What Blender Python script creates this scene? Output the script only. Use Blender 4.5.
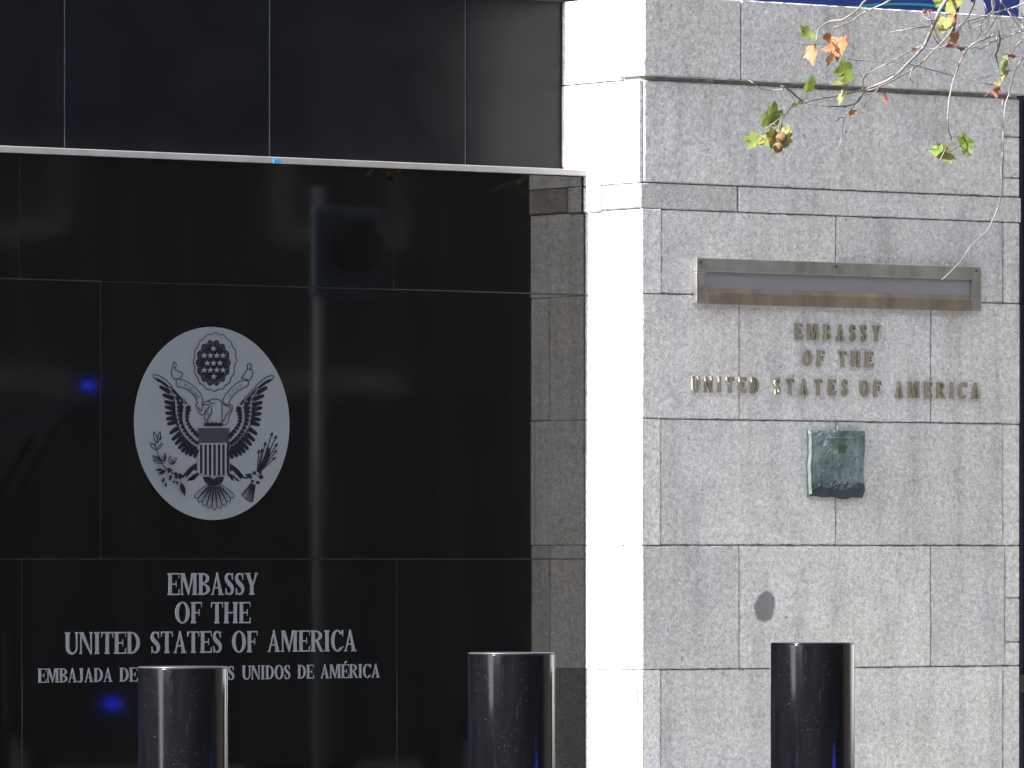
import bpy, bmesh, math, random
from mathutils import Vector, Matrix
random.seed(7)
R_ = math.radians
sc = bpy.context.scene
for o in list(bpy.data.objects): bpy.data.objects.remove(o)
col = sc.collection

# ------------------------------------------------------------------ camera, light
W, H = 1024, 768
TH = R_(36.5)                    # street wall turned away from the picture plane
FPX = 7030.0                     # focal length in pixels (long lens)
DIST = 30.0                      # metres to the corner where wall and pier meet
HOR = 560.0                      # eye level in the photograph
EYE = 1.6
Fv = Vector((math.sin(TH), math.cos(TH), 0)); Rv = Vector((math.cos(TH), -math.sin(TH), 0)); Zv = Vector((0, 0, 1))
CAM = -Fv*DIST - Rv*(74.0/FPX*DIST); CAM.z = EYE
cd = bpy.data.cameras.new('camera'); cam = bpy.data.objects.new('camera', cd); col.objects.link(cam)
cam.location = CAM; cam.rotation_euler = (R_(90), 0, -TH)
cd.sensor_width = 36; cd.lens = 36*FPX/W; cd.shift_y = (HOR-H/2)/W
cd.clip_start = .5; cd.clip_end = 900
sc.camera = cam
sc.render.resolution_x = W; sc.render.resolution_y = H

SUN_AZ, SUN_EL = 89.8, 36        # azimuth measured from the wall normal (-y) towards -x
sdir = Vector((-math.sin(R_(SUN_AZ))*math.cos(R_(SUN_EL)), -math.cos(R_(SUN_AZ))*math.cos(R_(SUN_EL)), math.sin(R_(SUN_EL))))
wd = bpy.data.worlds.new('World'); sc.world = wd; wd.use_nodes = True
nt = wd.node_tree; bg = nt.nodes['Background']
sky = nt.nodes.new('ShaderNodeTexSky'); sky.sky_type = 'NISHITA'; sky.sun_disc = False
sky.sun_elevation = R_(SUN_EL); sky.sun_rotation = math.atan2(sdir.x, sdir.y)
sky.dust_density = 1.2; sky.air_density = 1.0; sky.ozone_density = 1.0
hs = nt.nodes.new('ShaderNodeHueSaturation'); hs.inputs['Saturation'].default_value = .42      # thin milky haze over the blue
nt.links.new(sky.outputs[0], hs.inputs['Color']); nt.links.new(hs.outputs[0], bg.inputs[0]); bg.inputs[1].default_value = .12
sl = bpy.data.lights.new('sun', 'SUN'); so = bpy.data.objects.new('sun', sl); col.objects.link(so)
sl.energy = 4.2; sl.angle = R_(.53); sl.color = (1, .985, .965)
so.rotation_euler = sdir.to_track_quat('Z', 'Y').to_euler(); so.location = (-30, -20, 40)
sc.view_settings.view_transform = 'Standard'; sc.view_settings.look = 'None'
sc.view_settings.exposure = 2.28; sc.view_settings.gamma = 1

# ------------------------------------------------------------------ measuring helpers
def ray(px, py): return Fv*FPX + Rv*(px-512) + Zv*(HOR-py)
def at(px, py, Y):
    d = ray(px, py); return CAM + d*((Y-CAM.y)/d.y)
def atx(px, py, X):
    d = ray(px, py); return CAM + d*((X-CAM.x)/d.x)
def zat(px, py, Y): return at(px, py, Y).z
_a, _b = -CAM.x, -CAM.y
PIER_D = _b - _a*(130*Fv.x - FPX*Rv.x)/(FPX*Rv.y - 130*Fv.y)   # how far the pier stands out
YF = -PIER_D

# ------------------------------------------------------------------ object helpers
def tag(o, label=None, cat=None, group=None, kind=None):
    if label: o['label'] = label
    if cat: o['category'] = cat
    if group: o['group'] = group
    if kind: o['kind'] = kind
    return o
def empty(name, loc, label, cat, group=None):
    o = bpy.data.objects.new(name, None); col.objects.link(o); o.location = loc; o.empty_display_size = .1
    return tag(o, label, cat, group)
def link(name, me, mat, parent=None):
    o = bpy.data.objects.new(name, me); col.objects.link(o)
    if mat: me.materials.append(mat)
    if parent:
        o.parent = parent
        o.matrix_parent_inverse = Matrix.Identity(4)
    return o
def wl(o):                        # origin of a thing in the world
    v = Vector((0, 0, 0))
    while o: v += o.location; o = o.parent
    return v
class MB:
    def __init__(s): s.bm = bmesh.new(); s.tone = None
    def face(s, pts):
        vs = [s.bm.verts.new(p) for p in pts]
        return s.bm.faces.new(vs)
    def box(s, x0, x1, y0, y1, z0, z1, bev=0):
        m = bmesh.new(); bmesh.ops.create_cube(m, size=1)
        for v in m.verts: v.co = Vector(((x0+x1)/2+v.co.x*(x1-x0), (y0+y1)/2+v.co.y*(y1-y0), (z0+z1)/2+v.co.z*(z1-z0)))
        if bev: bmesh.ops.bevel(m, geom=m.edges[:], offset=bev, segments=2, profile=.6, affect='EDGES')
        s.merge(m)
    def merge(s, m, M=None):
        if M is not None: m.transform(M)
        t = bpy.data.meshes.new('t'); m.to_mesh(t); m.free(); s.bm.from_mesh(t); bpy.data.meshes.remove(t)
    def cyl(s, c, r, h, seg=32, r2=None, bev=0):
        m = bmesh.new(); bmesh.ops.create_cone(m, cap_ends=True, segments=seg, radius1=r, radius2=r if r2 is None else r2, depth=h)
        if bev:
            es = [e for e in m.edges if abs(e.verts[0].co.z-e.verts[1].co.z) < 1e-6]
            bmesh.ops.bevel(m, geom=es, offset=bev, segments=3, profile=.5, affect='EDGES')
        s.merge(m, Matrix.Translation(Vector(c)+Vector((0, 0, h/2))))
    def tube(s, pts, r0, r1, seg=6):
        pts = [Vector(p) for p in pts]; n = len(pts); prev = None
        for i, p in enumerate(pts):
            d = (pts[min(i+1, n-1)]-pts[max(i-1, 0)]).normalized()
            a = d.orthogonal().normalized() if prev is None else (prev[1]-d*prev[1].dot(d)).normalized()
            b = d.cross(a); r = r0+(r1-r0)*i/(n-1)
            ring = [s.bm.verts.new(p+(a*math.cos(t)+b*math.sin(t))*r) for t in [2*math.pi*k/seg for k in range(seg)]]
            if prev:
                for k in range(seg): s.bm.faces.new((prev[0][k], prev[0][(k+1) % seg], ring[(k+1) % seg], ring[k]))
            else: s.bm.faces.new(ring[::-1])
            prev = (ring, a)
        s.bm.faces.new(prev[0])
    def grid_box(s, x0, x1, y0, y1, z0, z1, step=.024, c=.0045, jit=.0036, ystep=.12, tone=None):
        def ax(a, b, st):
            n = max(1, int(round((b-a-2*c)/st))); return [a]+[a+c+(b-a-2*c)*i/n for i in range(n+1)]+[b]
        X, Y, Z = ax(x0, x1, step), ax(y0, y1, ystep), ax(z0, z1, step)
        nx, ny, nz = len(X)-1, len(Y)-1, len(Z)-1; V = {}
        lay = s.bm.loops.layers.float_color.get('tone') or s.bm.loops.layers.float_color.new('tone')
        def v(i, j, k):
            if (i, j, k) not in V:
                ex = [i in (0, nx), j in (0, ny), k in (0, nz)]
                p = Vector((X[i], Y[j], Z[k]))
                if sum(ex) >= 2:
                    for a, (q, n) in enumerate(((i, nx), (j, ny), (k, nz))):
                        if ex[a]: p[a] += (1 if q == 0 else -1)*(c*.5+max(0, random.gauss(0, jit)))
                V[(i, j, k)] = s.bm.verts.new(p)
            return V[(i, j, k)]
        fs = []
        for i in range(nx):
            for k in range(nz):
                fs.append((v(i, 0, k), v(i+1, 0, k), v(i+1, 0, k+1), v(i, 0, k+1)))
                fs.append((v(i, ny, k), v(i, ny, k+1), v(i+1, ny, k+1), v(i+1, ny, k)))
        for j in range(ny):
            for k in range(nz):
                fs.append((v(0, j, k), v(0, j, k+1), v(0, j+1, k+1), v(0, j+1, k)))
                fs.append((v(nx, j, k), v(nx, j+1, k), v(nx, j+1, k+1), v(nx, j, k+1)))
        for i in range(nx):
            for j in range(ny):
                fs.append((v(i, j, 0), v(i, j+1, 0), v(i+1, j+1, 0), v(i+1, j, 0)))
                fs.append((v(i, j, nz), v(i+1, j, nz), v(i+1, j+1, nz), v(i, j+1, nz)))
        t = tone or (1, 1, 1)
        for f in fs:
            g = s.bm.faces.new(f)
            for l in g.loops: l[lay] = (t[0], t[1], t[2], 1)
    def build(s, name, mat, parent=None, smooth=False, recalc=True):
        if recalc: bmesh.ops.recalc_face_normals(s.bm, faces=s.bm.faces[:])
        if parent:
            off = wl(parent); bmesh.ops.translate(s.bm, verts=s.bm.verts[:], vec=-off)
        me = bpy.data.meshes.new(name); s.bm.to_mesh(me); s.bm.free()
        if smooth:
            for p in me.polygons: p.use_smooth = True
        return link(name, me, mat, parent)

# ------------------------------------------------------------------ materials
class NT:
    def __init__(s, name):
        s.m = bpy.data.materials.new(name); s.m.use_nodes = True; s.t = s.m.node_tree; s.b = s.t.nodes['Principled BSDF']
        s.tc = s.t.nodes.new('ShaderNodeTexCoord')
    def n(s, typ, **k):
        x = s.t.nodes.new(typ)
        for a, v in k.items(): setattr(x, a, v)
        return x
    def l(s, a, b): s.t.links.new(a, b)
    def mapping(s, scale=(1, 1, 1), loc=(0, 0, 0), rot=(0, 0, 0), typ='POINT', src=None):
        m = s.n('ShaderNodeMapping', vector_type=typ); m.inputs['Scale'].default_value = scale
        m.inputs['Location'].default_value = loc; m.inputs['Rotation'].default_value = rot
        s.l(src or s.tc.outputs['Object'], m.inputs[0]); return m.outputs[0]
    def noise(s, scale, detail=3, rough=.55, vec=None):
        x = s.n('ShaderNodeTexNoise'); x.inputs['Scale'].default_value = scale; x.inputs['Detail'].default_value = detail; x.inputs['Roughness'].default_value = rough
        s.l(vec or s.tc.outputs['Object'], x.inputs['Vector']); return x.outputs['Fac']
    def voro(s, scale, vec=None, out='Color'):
        x = s.n('ShaderNodeTexVoronoi'); x.inputs['Scale'].default_value = scale
        s.l(vec or s.tc.outputs['Object'], x.inputs['Vector']); return x.outputs[out]
    def ramp(s, fac, stops):
        r = s.n('ShaderNodeValToRGB'); e = r.color_ramp.elements
        while len(e) < len(stops): e.new(.5)
        for q, (p, c) in zip(e, stops):
            q.position = p; q.color = (c, c, c, 1) if not isinstance(c, tuple) else (*c, 1)
        s.l(fac, r.inputs[0]); return r.outputs[0]
    def mix(s, fac, a, b, mode='MIX'):
        x = s.n('ShaderNodeMix', data_type='RGBA', blend_type=mode)
        for sock, v in ((x.inputs['Factor'], fac), (x.inputs[6], a), (x.inputs[7], b)):
            if hasattr(v, 'links'): s.l(v, sock)
            elif isinstance(v, tuple): sock.default_value = (*v, 1)
            else: sock.default_value = v
        return x.outputs[2]
    def math(s, op, a, b=0.0):
        x = s.n('ShaderNodeMath', operation=op)
        for i, v in enumerate((a, b)):
            if hasattr(v, 'links'): s.l(v, x.inputs[i])
            else: x.inputs[i].default_value = v
        return x.outputs[0]
    def bump(s, h, strength, dist):
        x = s.n('ShaderNodeBump'); x.inputs['Strength'].default_value = strength; x.inputs['Distance'].default_value = dist
        s.l(h, x.inputs['Height']); s.l(x.outputs[0], s.b.inputs['Normal'])
    def set(s, base=None, rough=None, metal=None, spec=None):
        for k, v in (('Base Color', base), ('Roughness', rough), ('Metallic', metal), ('Specular IOR Level', spec)):
            if v is None: continue
            if hasattr(v, 'links'): s.l(v, s.b.inputs[k])
            else: s.b.inputs[k].default_value = (*v, 1) if isinstance(v, tuple) else v
        return s.m
def plain(name, c, rough=.6, metal=0, var=.25, scale=8, bump=0, spec=.5):
    q = NT(name); n = q.noise(scale, 4)
    q.set(q.mix(n, tuple(x*(1-var) for x in c), tuple(x*(1+var) for x in c)), q.ramp(n, [(.2, max(0, rough-.08)), (.8, min(1, rough+.08))]), metal, spec)
    if bump: q.bump(q.noise(scale*14, 3), bump, .003)
    return q.m

def granite():
    q = NT('grey bush hammered granite')
    att = q.n('ShaderNodeAttribute', attribute_name='tone').outputs['Color']
    sp = q.ramp(q.voro(150), [(0, .20), (.08, .36), (.20, .46), (.55, .55), (.85, .64), (1, .78)])
    sp2 = q.ramp(q.noise(95, 3, .7), [(.3, .68), (.5, 1.0), (.72, 1.24)])
    c = q.mix(1, sp, sp2, 'MULTIPLY')
    c = q.mix(.30, c, (.54, .525, .505)); c = q.mix(1, c, (1.065, 1.06, 1.05), 'MULTIPLY'); c = q.mix(1, c, q.ramp(q.noise(42, 4, .65), [(.30, .74), (.5, 1.0), (.70, 1.2)]), 'MULTIPLY')
    blot = q.ramp(q.noise(5, 5, .65), [(.3, .84), (.5, .98), (.72, 1.08)])
    c = q.mix(1, c, blot, 'MULTIPLY')
    streak = q.ramp(q.noise(1, 4, .6, q.mapping((9, 9, .9))), [(.30, .66), (.50, 1), (.8, 1.06)])
    c = q.mix(.65, c, streak, 'MULTIPLY')
    warm = q.ramp(q.noise(2.2, 3), [(.4, (1, 1, 1.01)), (.75, (1.03, 1.0, .94))])
    c = q.mix(1, c, warm, 'MULTIPLY'); c = q.mix(1, c, att, 'MULTIPLY')
    # small pits and blackened specks
    pit = q.ramp(q.noise(30, 2, .5), [(.24, .45), (.30, 1)])
    c = q.mix(.8, c, pit, 'MULTIPLY')
    # the dark oval knot in one block
    p = at(765, 607, YF)
    v = q.mapping((.062, 1, .078), tuple(p), (0, R_(22), 0), 'TEXTURE')
    sx = q.n('ShaderNodeSeparateXYZ'); q.l(v, sx.inputs[0])
    r2 = q.math('ADD', q.math('POWER', q.math('ABSOLUTE', sx.outputs[0]), 2.0), q.math('POWER', q.math('ABSOLUTE', sx.outputs[2]), 2.0))
    r2 = q.math('ADD', r2, q.math('MULTIPLY', q.math('SUBTRACT', q.noise(14, 3), .5), 1.5))
    c = q.mix(q.ramp(r2, [(.62, .85), (.95, 0)]), c, q.mix(q.noise(60, 2), (.10, .10, .105), (.17, .17, .175)))
    hgt = q.math('ADD', q.noise(70, 4, .7), q.math('MULTIPLY', q.noise(19, 3), .9))
    q.bump(hgt, .8, .008)
    return q.set(c, .88, 0, .3)
M = {}
M['granite'] = granite()
M['mortar'] = plain('dirty lime mortar', (.30, .285, .265), .95, var=.5, scale=9, bump=.4)
def polished():
    q = NT('polished black granite')
    fl = q.ramp(q.voro(220), [(0, .0028), (.8, .0042), (.97, .006), (1, .02)])
    fl = q.mix(q.ramp(q.noise(1, 5, .65, q.mapping((5, 5, .7))), [(.45, 0), (.8, .6)]), fl, (.0085, .0082, .008))   # wiped dust
    wav = q.noise(1.6, 2)
    q.bump(wav, .05, .004)
    return q.set(fl, q.ramp(q.noise(3, 4), [(.3, .025), (.75, .06)]), 0, .36)
M['black'] = polished()
def honed():
    q = NT('honed dark stone panel')
    n = q.noise(3, 5); c = q.mix(n, (.0026, .0032, .0052), (.0042, .005, .0078))
    d = q.ramp(q.noise(40, 2), [(.70, 0), (.78, .12)])
    c = q.mix(d, c, (.08, .08, .085))
    return q.set(c, q.ramp(n, [(.3, .30), (.7, .40)]), 0, .2)
M['honed'] = honed()
M['grout'] = plain('pale thin grout', (.05, .05, .052), .9, var=.4, scale=20)
M['sealant'] = plain('weathered pale sealant', (.12, .135, .17), .8, var=.9, scale=9)
M['coping'] = plain('pale metal drip edge', (.33, .315, .305), .5, .0, var=.2, scale=10)
M['etch'] = plain('frosted etched granite', (.150, .167, .188), .75, var=.12, scale=16)
M['etchtext'] = plain('frosted pale lettering', (.15, .163, .182), .75, var=.08, scale=20)
M['engr'] = plain('black of the seal drawing', (.004, .0048, .008), .4, var=.1, scale=20, spec=.25)
M['engr2'] = plain('fine ruled dark field', (.016, .0155, .024), .45, var=.1, scale=30)
def metal(name, a, b, rough, sc=6, metalness=.9):
    q = NT(name); n = q.noise(1, 5, .65, q.mapping((sc*2.2, sc*2.2, sc*.6))); n2 = q.noise(sc*6, 3)
    q.set(q.mix(q.ramp(n, [(.3, 0), (.7, 1)]), a, b), q.ramp(n2, [(.3, rough-.1), (.7, rough+.12)]), metalness)
    q.bump(n2, .02, .001); return q.m
M['bronze'] = metal('weathered bronze letters', (.19, .17, .12), (.31, .28, .205), .75, 8, .3)
M['frame'] = metal('dull bronze frame', (.27, .255, .225), (.43, .43, .405), .42, 3)
M['frame_brown'] = metal('brown stained bronze', (.15, .112, .082), (.27, .215, .16), .5, 4, .5)
M['backpanel'] = plain('dusty grey violet diffuser', (.20, .20, .215), .5, var=.12, scale=2.5)
def verdigris():
    q = NT('verdigris bronze'); n = q.noise(1, 5, .65, q.mapping((11, 11, 5))); n2 = q.noise(38, 4)
    c = q.ramp(n, [(.30, (.05, .08, .08)), (.43, (.115, .165, .165)), (.56, (.175, .235, .24)), (.70, (.26, .325, .31))])
    g = q.ramp(q.noise(9, 2), [(.52, 0), (.68, .55)])
    c = q.mix(g, c, (.075, .13, .065))
    c = q.mix(q.ramp(n2, [(.35, .5), (.5, 0)]), c, (.03, .045, .05))
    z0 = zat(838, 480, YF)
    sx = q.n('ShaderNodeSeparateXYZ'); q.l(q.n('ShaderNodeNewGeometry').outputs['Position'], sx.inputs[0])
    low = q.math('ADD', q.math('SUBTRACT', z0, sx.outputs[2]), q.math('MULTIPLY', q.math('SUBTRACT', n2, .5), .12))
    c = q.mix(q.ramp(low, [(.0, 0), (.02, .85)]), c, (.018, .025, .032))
    q.bump(n2, .35, .004)
    return q.set(c, .85, 0, .3)
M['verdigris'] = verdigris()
M['verd_green'] = plain('dark green patina', (.035, .07, .03), .7, var=.3, scale=30)
M['verd_pale'] = plain('pale patina edge', (.065, .085, .075), .8, var=.3, scale=20)
def bollard_paint():
    q = NT('black bollard paint')
    n = q.noise(55, 3, .6); c = q.ramp(q.noise(1, 4, .6, q.mapping((14, 14, 2.2))), [(.35, (.0018, .002, .0026)), (.75, (.0042, .0044, .0054))])
    sp = q.ramp(q.noise(120, 2), [(.68, 0), (.74, .5)])
    c = q.mix(sp, c, (.05, .05, .055))
    c = q.mix(q.ramp(q.noise(1, 5, .7, q.mapping((60, 60, 5))), [(.62, 0), (.72, .5)]), c, (.022, .022, .024))   # dust runs and scuffs
    q.bump(q.noise(150, 2, .6), .22, .0008)
    return q.set(c, q.ramp(q.noise(6, 3), [(.3, .09), (.7, .16)]), 0, .3)
M['bollard'] = bollard_paint()
M['rim'] = plain('worn bollard rim', (.05, .05, .056), .35, .2, var=.3, scale=25)
M['bark'] = plain('pale grey twig bark', (.165, .15, .135), .85, var=.35, scale=30, bump=.3)
M['bark_dark'] = plain('dark twig bark', (.055, .045, .04), .9, var=.4, scale=40)
def leafmat(name, a, b, trans):
    q = NT(name); n = q.noise(26, 4)
    c = q.mix(q.ramp(n, [(.35, 0), (.65, 1)]), a, b)
    q.set(c, .55, 0, .3)
    tr = q.n('ShaderNodeBsdfTranslucent'); q.l(c, tr.inputs[0])
    ms = q.n('ShaderNodeMixShader'); ms.inputs[0].default_value = trans
    q.l(q.b.outputs[0], ms.inputs[1]); q.l(tr.outputs[0], ms.inputs[2])
    q.l(ms.outputs[0], q.t.nodes['Material Output'].inputs[0]); return q.m
M['leaf_green'] = leafmat('green plane leaf', (.085, .13, .022), (.16, .20, .045), .4)
M['leaf_yellow'] = leafmat('yellow green plane leaf', (.16, .165, .04), (.24, .21, .07), .4)
M['leaf_orange'] = leafmat('orange brown dry leaf', (.21, .085, .03), (.31, .155, .07), .35)
M['leaf_brown'] = leafmat('curled red brown leaf', (.10, .03, .018), (.16, .065, .04), .3)
M['ball'] = plain('brown plane tree seed ball', (.15, .088, .04), .9, var=.3, scale=120, bump=.8)
M['signblue'] = plain('deep blue sign board', (.014, .04, .25), .4, var=.12, scale=3)
M['signteal'] = plain('teal sign stripe', (.02, .33, .36), .4, var=.1)
M['signwhite'] = plain('white sign lettering', (.75, .75, .75), .5, var=.05)
M['navy'] = plain('dark navy gate paint', (.006, .008, .028), .4, var=.2)
M['iron'] = plain('black ironwork', (.012, .012, .014), .5, var=.2)
M['paving'] = plain('grey paving slabs', (.24, .235, .225), .85, var=.2, scale=4, bump=.2)
M['asphalt'] = plain('asphalt', (.038, .038, .04), .9, var=.25, scale=30, bump=.3)
M['kerb'] = plain('granite kerb', (.32, .32, .31), .85, var=.2, scale=20)
M['linepaint'] = plain('white road paint', (.7, .7, .68), .7, var=.15, scale=20)
M['facade'] = plain('brown brick facade across the street', (.075, .06, .05), .9, var=.3, scale=1.2)
M['fglass'] = plain('dark window glass', (.02, .022, .025), .15, var=.2)
M['fstone'] = plain('pale window surround', (.36, .34, .32), .85, var=.15)
M['steel'] = plain('grey painted steel pole', (.08, .09, .10), .5, 0, var=.15)
M['sigblue'] = plain('blue grey signal backboard', (.10, .13, .19), .5, var=.15)
M['lens'] = plain('dark signal lens', (.012, .01, .01), .3, var=.2)
M['vanpaint'] = plain('dark blue van paint', (.014, .015, .02), .3, var=.1)
M['rubber'] = plain('tyre rubber', (.015, .015, .015), .9, var=.2)
M['rimsteel'] = plain('wheel steel', (.35, .35, .36), .4, .7, var=.1)
def emit(name, c, s):
    q = NT(name); q.set((.02, .02, .05), .3); q.b.inputs['Emission Color'].default_value = (*c, 1); q.b.inputs['Emission Strength'].default_value = s; return q.m
M['beacon'] = emit('lit blue beacon', (.01, .04, 1), 5.5)
M['grille'] = emit('lit blue grille strobe', (.01, .04, 1), 10)

# ------------------------------------------------------------------ ground, street
def gz(x): return .028*(max(-6, min(5, x))+2.33)                      # the street climbs gently to the right
def sheet(name, x0, x1, y0, y1, dz, mat, th=0, kind='structure'):
    mb = MB(); n = 12
    br = [x0]+[q for q in (-6, 5) if x0 < q < x1]+[x1]
    for a, b in zip(br[:-1], br[1:]):
        mb.face([(a, y0, gz(a)+dz), (b, y0, gz(b)+dz), (b, y1, gz(b)+dz), (a, y1, gz(a)+dz)])
    bmesh.ops.remove_doubles(mb.bm, verts=mb.bm.verts[:], dist=1e-4)
    if th:
        r = bmesh.ops.extrude_face_region(mb.bm, geom=mb.bm.faces[:])
        bmesh.ops.translate(mb.bm, verts=[v for v in r['geom'] if isinstance(v, bmesh.types.BMVert)], vec=(0, 0, -th))
    return tag(mb.build(name, mat), kind=kind)
sheet('ground', -140, 140, -160, 160, -.16, M['asphalt'])
sheet('pavement', -60, 60, -4.05, 2.5, 0, M['paving'], .15)
sheet('kerb', -60, 60, -4.35, -4.053, .004, M['kerb'], .16)
sheet('far_pavement', -60, 60, -43, -22.5, 0, M['paving'], .15)
for i in range(10):
    x = -30+i*6
    sheet('road_marking', x, x+2.6, -13.1, -12.98, -.155, M['linepaint'])

# ------------------------------------------------------------------ granite pier
XR = at(1020.5, 400, YF).x
pier = empty('granite_pier', (0, YF, 0), 'grey granite block pier carrying bronze letters, sunlit white on its left side', 'pier')
XM = 830                                             # column where course heights were measured
def zc(py_left): return zat(642, py_left, YF)
def xf(px, y=400, Y=None): return at(px, y, YF if Y is None else Y).x
CR = [(-6, 76, 'a0'), (79.5, 182, 'a1'), (182.5, 208, 'st'), (208.5, 293, 'a3'), (293, 418.5, 'a4'), (418.5, 545, 'a5'),
      (545, 670, 'a6'), (670, 795, 'a7'), (795, 915, 'a8'), (915, 990, 'a9')]
cores = [(0, XR)]
G = .0045                                            # joint width
def tone(b=1.0, v=.075):
    k = b*(1+random.uniform(-v, v)); return (k*random.uniform(.99, 1.01), k, k*random.uniform(.985, 1.015))
ms = MB()
BACK = .6
def front(xa, xb, z0, z1, proud=0, t=None, first=False, xl=0.0, jit=.0036):
    # a block of the front skin, 16 cm deep; the first block of a course that laps the corner shows its end on the left side
    ms.grid_box(xa+(0 if first else G/2), xb-G/2, YF-proud, YF+.135, z0+G/2, z1-G/2, tone=t or tone(), jit=jit)
def side(ya, yb, z0, z1, xl=0.0, thick=.10, t=None):
    ms.grid_box(xl, xl+thick, ya+.001, yb-.001, z0+.001, z1-.001, c=.0015, jit=.0008, tone=t or tone(1.05, .03), ystep=.04)
for (ya, yb, nm) in CR:
    z1, z0 = zc(ya), zc(yb)
    if nm == 'a0':
        xj = xf(737, 40)
        front(-.009, xj, z0, z1, .028, tone(.93), True); front(xj, XR+.03, z0, z1, .028, tone(.95))
        side(YF+.1365, BACK, zc(78.5), z1, -.009)
    elif nm == 'a1':
        xs = xf(643.2, 130); xr = xf(1003, 130)
        side(YF+.001, BACK, z0-.002, z1, -.012, .012+xs-G/2)
        front(xs, xr, z0, z1, .004, tone(1.0)); zq = zat(1010, 137, YF); zq2 = zat(1010, 178, YF)
        for (p, q) in ((zq, z1), (zq2, zq), (z0, zq2)): front(xr, XR, p, q, -.003, tone(1.03))
    elif nm == 'a3':
        xs, xj, xr = xf(661), xf(836), xf(1003)
        side(YF-.004, BACK, z0, z1, 0, xs-G/2, tone(1.12, .01)); front(xs, xj, z0, z1, 0, tone(.98), jit=.0045); front(xj, xr, z0, z1, 0, tone(.99), jit=.0045); front(xr, XR, z0, z1, -.002, tone(1.05))
    elif nm in ('a4', 'a6', 'a8'):
        xj, xk = xf(739.5), xf(931)
        front(0, xj, z0, z1, .001, tone(1.0 if nm == 'a4' else .92), True); front(xj, xk, z0, z1, 0, tone(.99))
        if nm == 'a4': front(xk, XR, z0, z1, 0, tone(1.0))
        else:
            xr = xf(1005); front(xk, xr, z0, z1, 0, tone(.92))
            if nm == 'a6':
                zs = [z1, zat(1014, 598, YF), zat(1014, 642, YF), z0]
            else: zs = [z1, (z1+z0)/2, z0]
            for p, q in zip(zs[:-1], zs[1:]): front(xr, XR, q, p, -.003, tone(1.06))
        side(YF+.1365, BACK, z0, z1, 0)
    elif nm in ('a5', 'a7', 'a9'):
        xs, xj, xr = xf(660.5), xf(836), xf(1003)
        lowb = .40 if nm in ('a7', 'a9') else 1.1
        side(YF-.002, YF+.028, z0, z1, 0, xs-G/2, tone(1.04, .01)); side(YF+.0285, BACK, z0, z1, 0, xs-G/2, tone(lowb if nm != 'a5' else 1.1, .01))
        front(xs, xj, z0, z1, 0, tone(.97)); front(xj, xr, z0, z1, 0, tone(.95)); front(xr, XR, z0, z1, -.003, tone(1.05))
    elif nm == 'st': ST = (z0, z1)
ms.build('masonry', M['granite'], pier)
# moulded string course under the upper courses
z0, z1 = ST; s2 = MB(); xj = xf(738, 200)
s2.grid_box(-.010, xj-.004, YF-.001, YF+.012, z0, z1-.001, tone=tone(.86, 0), jit=.002)
s2.grid_box(xj+.004, XR+.004, YF-.001, YF+.012, z0, z1-.001, tone=tone(1.0, 0), jit=.002)
ysp = atx(603, 200, 0).y
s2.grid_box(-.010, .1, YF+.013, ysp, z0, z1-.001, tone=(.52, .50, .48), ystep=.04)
s2.grid_box(-.012, .1, ysp+.004, BACK, z0-.004, z1-.001, tone=tone(1.1, 0), ystep=.04)
s2.build('string_course', M['granite'], pier)
co = MB(); zlo, zhi = gz(0)-.3, zc(-6)-.02; nx_, nz_ = 110, 170; cv = {}
for i in range(nx_+1):                                # raked mortar, nearly flush in places
    for k in range(nz_+1):
        cv[i, k] = co.bm.verts.new((.012+(XR-.024)*i/nx_, YF+.012-max(-.006, min(.0055, random.gauss(0, .0045))), zlo+(zhi-zlo)*k/nz_))
for i in range(nx_):
    for k in range(nz_): co.bm.faces.new((cv[i, k], cv[i+1, k], cv[i+1, k+1], cv[i, k+1]))
co.box(.012, XR-.012, YF+.022, BACK-.02, zlo, zhi)
co.build('mortar_core', M['mortar'], pier, recalc=False)

# ------------------------------------------------------------------ polished black wall on the left
XL = -40.0
ZL = at(300, 164.5, 0).z                              # underside of the drip edge
bw = empty('polished_wall', (-4, 0, 0), 'polished black granite wall with the oval eagle emblem, reflecting the pier', 'wall')
tiles = MB()
def tile(x0, x1, z0, z1, th=.03):
    g = .0018; m = bmesh.new(); bmesh.ops.create_cube(m, size=1)
    for v in m.verts: v.co = Vector((v.co.x*(x1-x0-2*g), v.co.y*th, v.co.z*(z1-z0-2*g)))
    bmesh.ops.bevel(m, geom=m.edges[:], offset=.0012, segments=1, affect='EDGES')
    tilt = Matrix.Rotation(random.uniform(-.0007, .0007), 4, 'X') @ Matrix.Rotation(random.uniform(-.0007, .0007), 4, 'Z')
    tiles.merge(m, Matrix.Translation(((x0+x1)/2, th/2, (z0+z1)/2)) @ tilt)
zA = at(200, 284.3, 0).z; zB = at(200, 559, 0).z; zC = zB-(zA-zB)
w = xf(394, 230, 0)-xf(20, 230, 0)
rowA = [xf(394, 230, 0)+.001, xf(20, 230, 0)]; rowB = [xf(101, 400, 0)]; rowC = [xf(397, 650, 0), xf(22, 650, 0)]
for (zt, zb, js) in ((ZL-.002, zA, rowA), (zA, zB, rowB), (zB, zC, rowC), (zC, -.6, rowB)):
    xs = [-.003]+js
    while xs[-1] > XL: xs.append(xs[-1]-w)
    for a, b in zip(xs[:-1], xs[1:]): tile(b, a, zb, zt)
tiles.build('cladding', M['black'], bw)
g = MB(); g.box(XL, -.004, .0035, .25, -.6, ZL-.004); g.build('grout_backing', M['grout'], bw)
cp = MB(); cp.box(XL, -.012, -.018, .22, ZL, ZL+.026, .003); cop = cp.build('drip_edge', M['coping'], bw)
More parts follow.
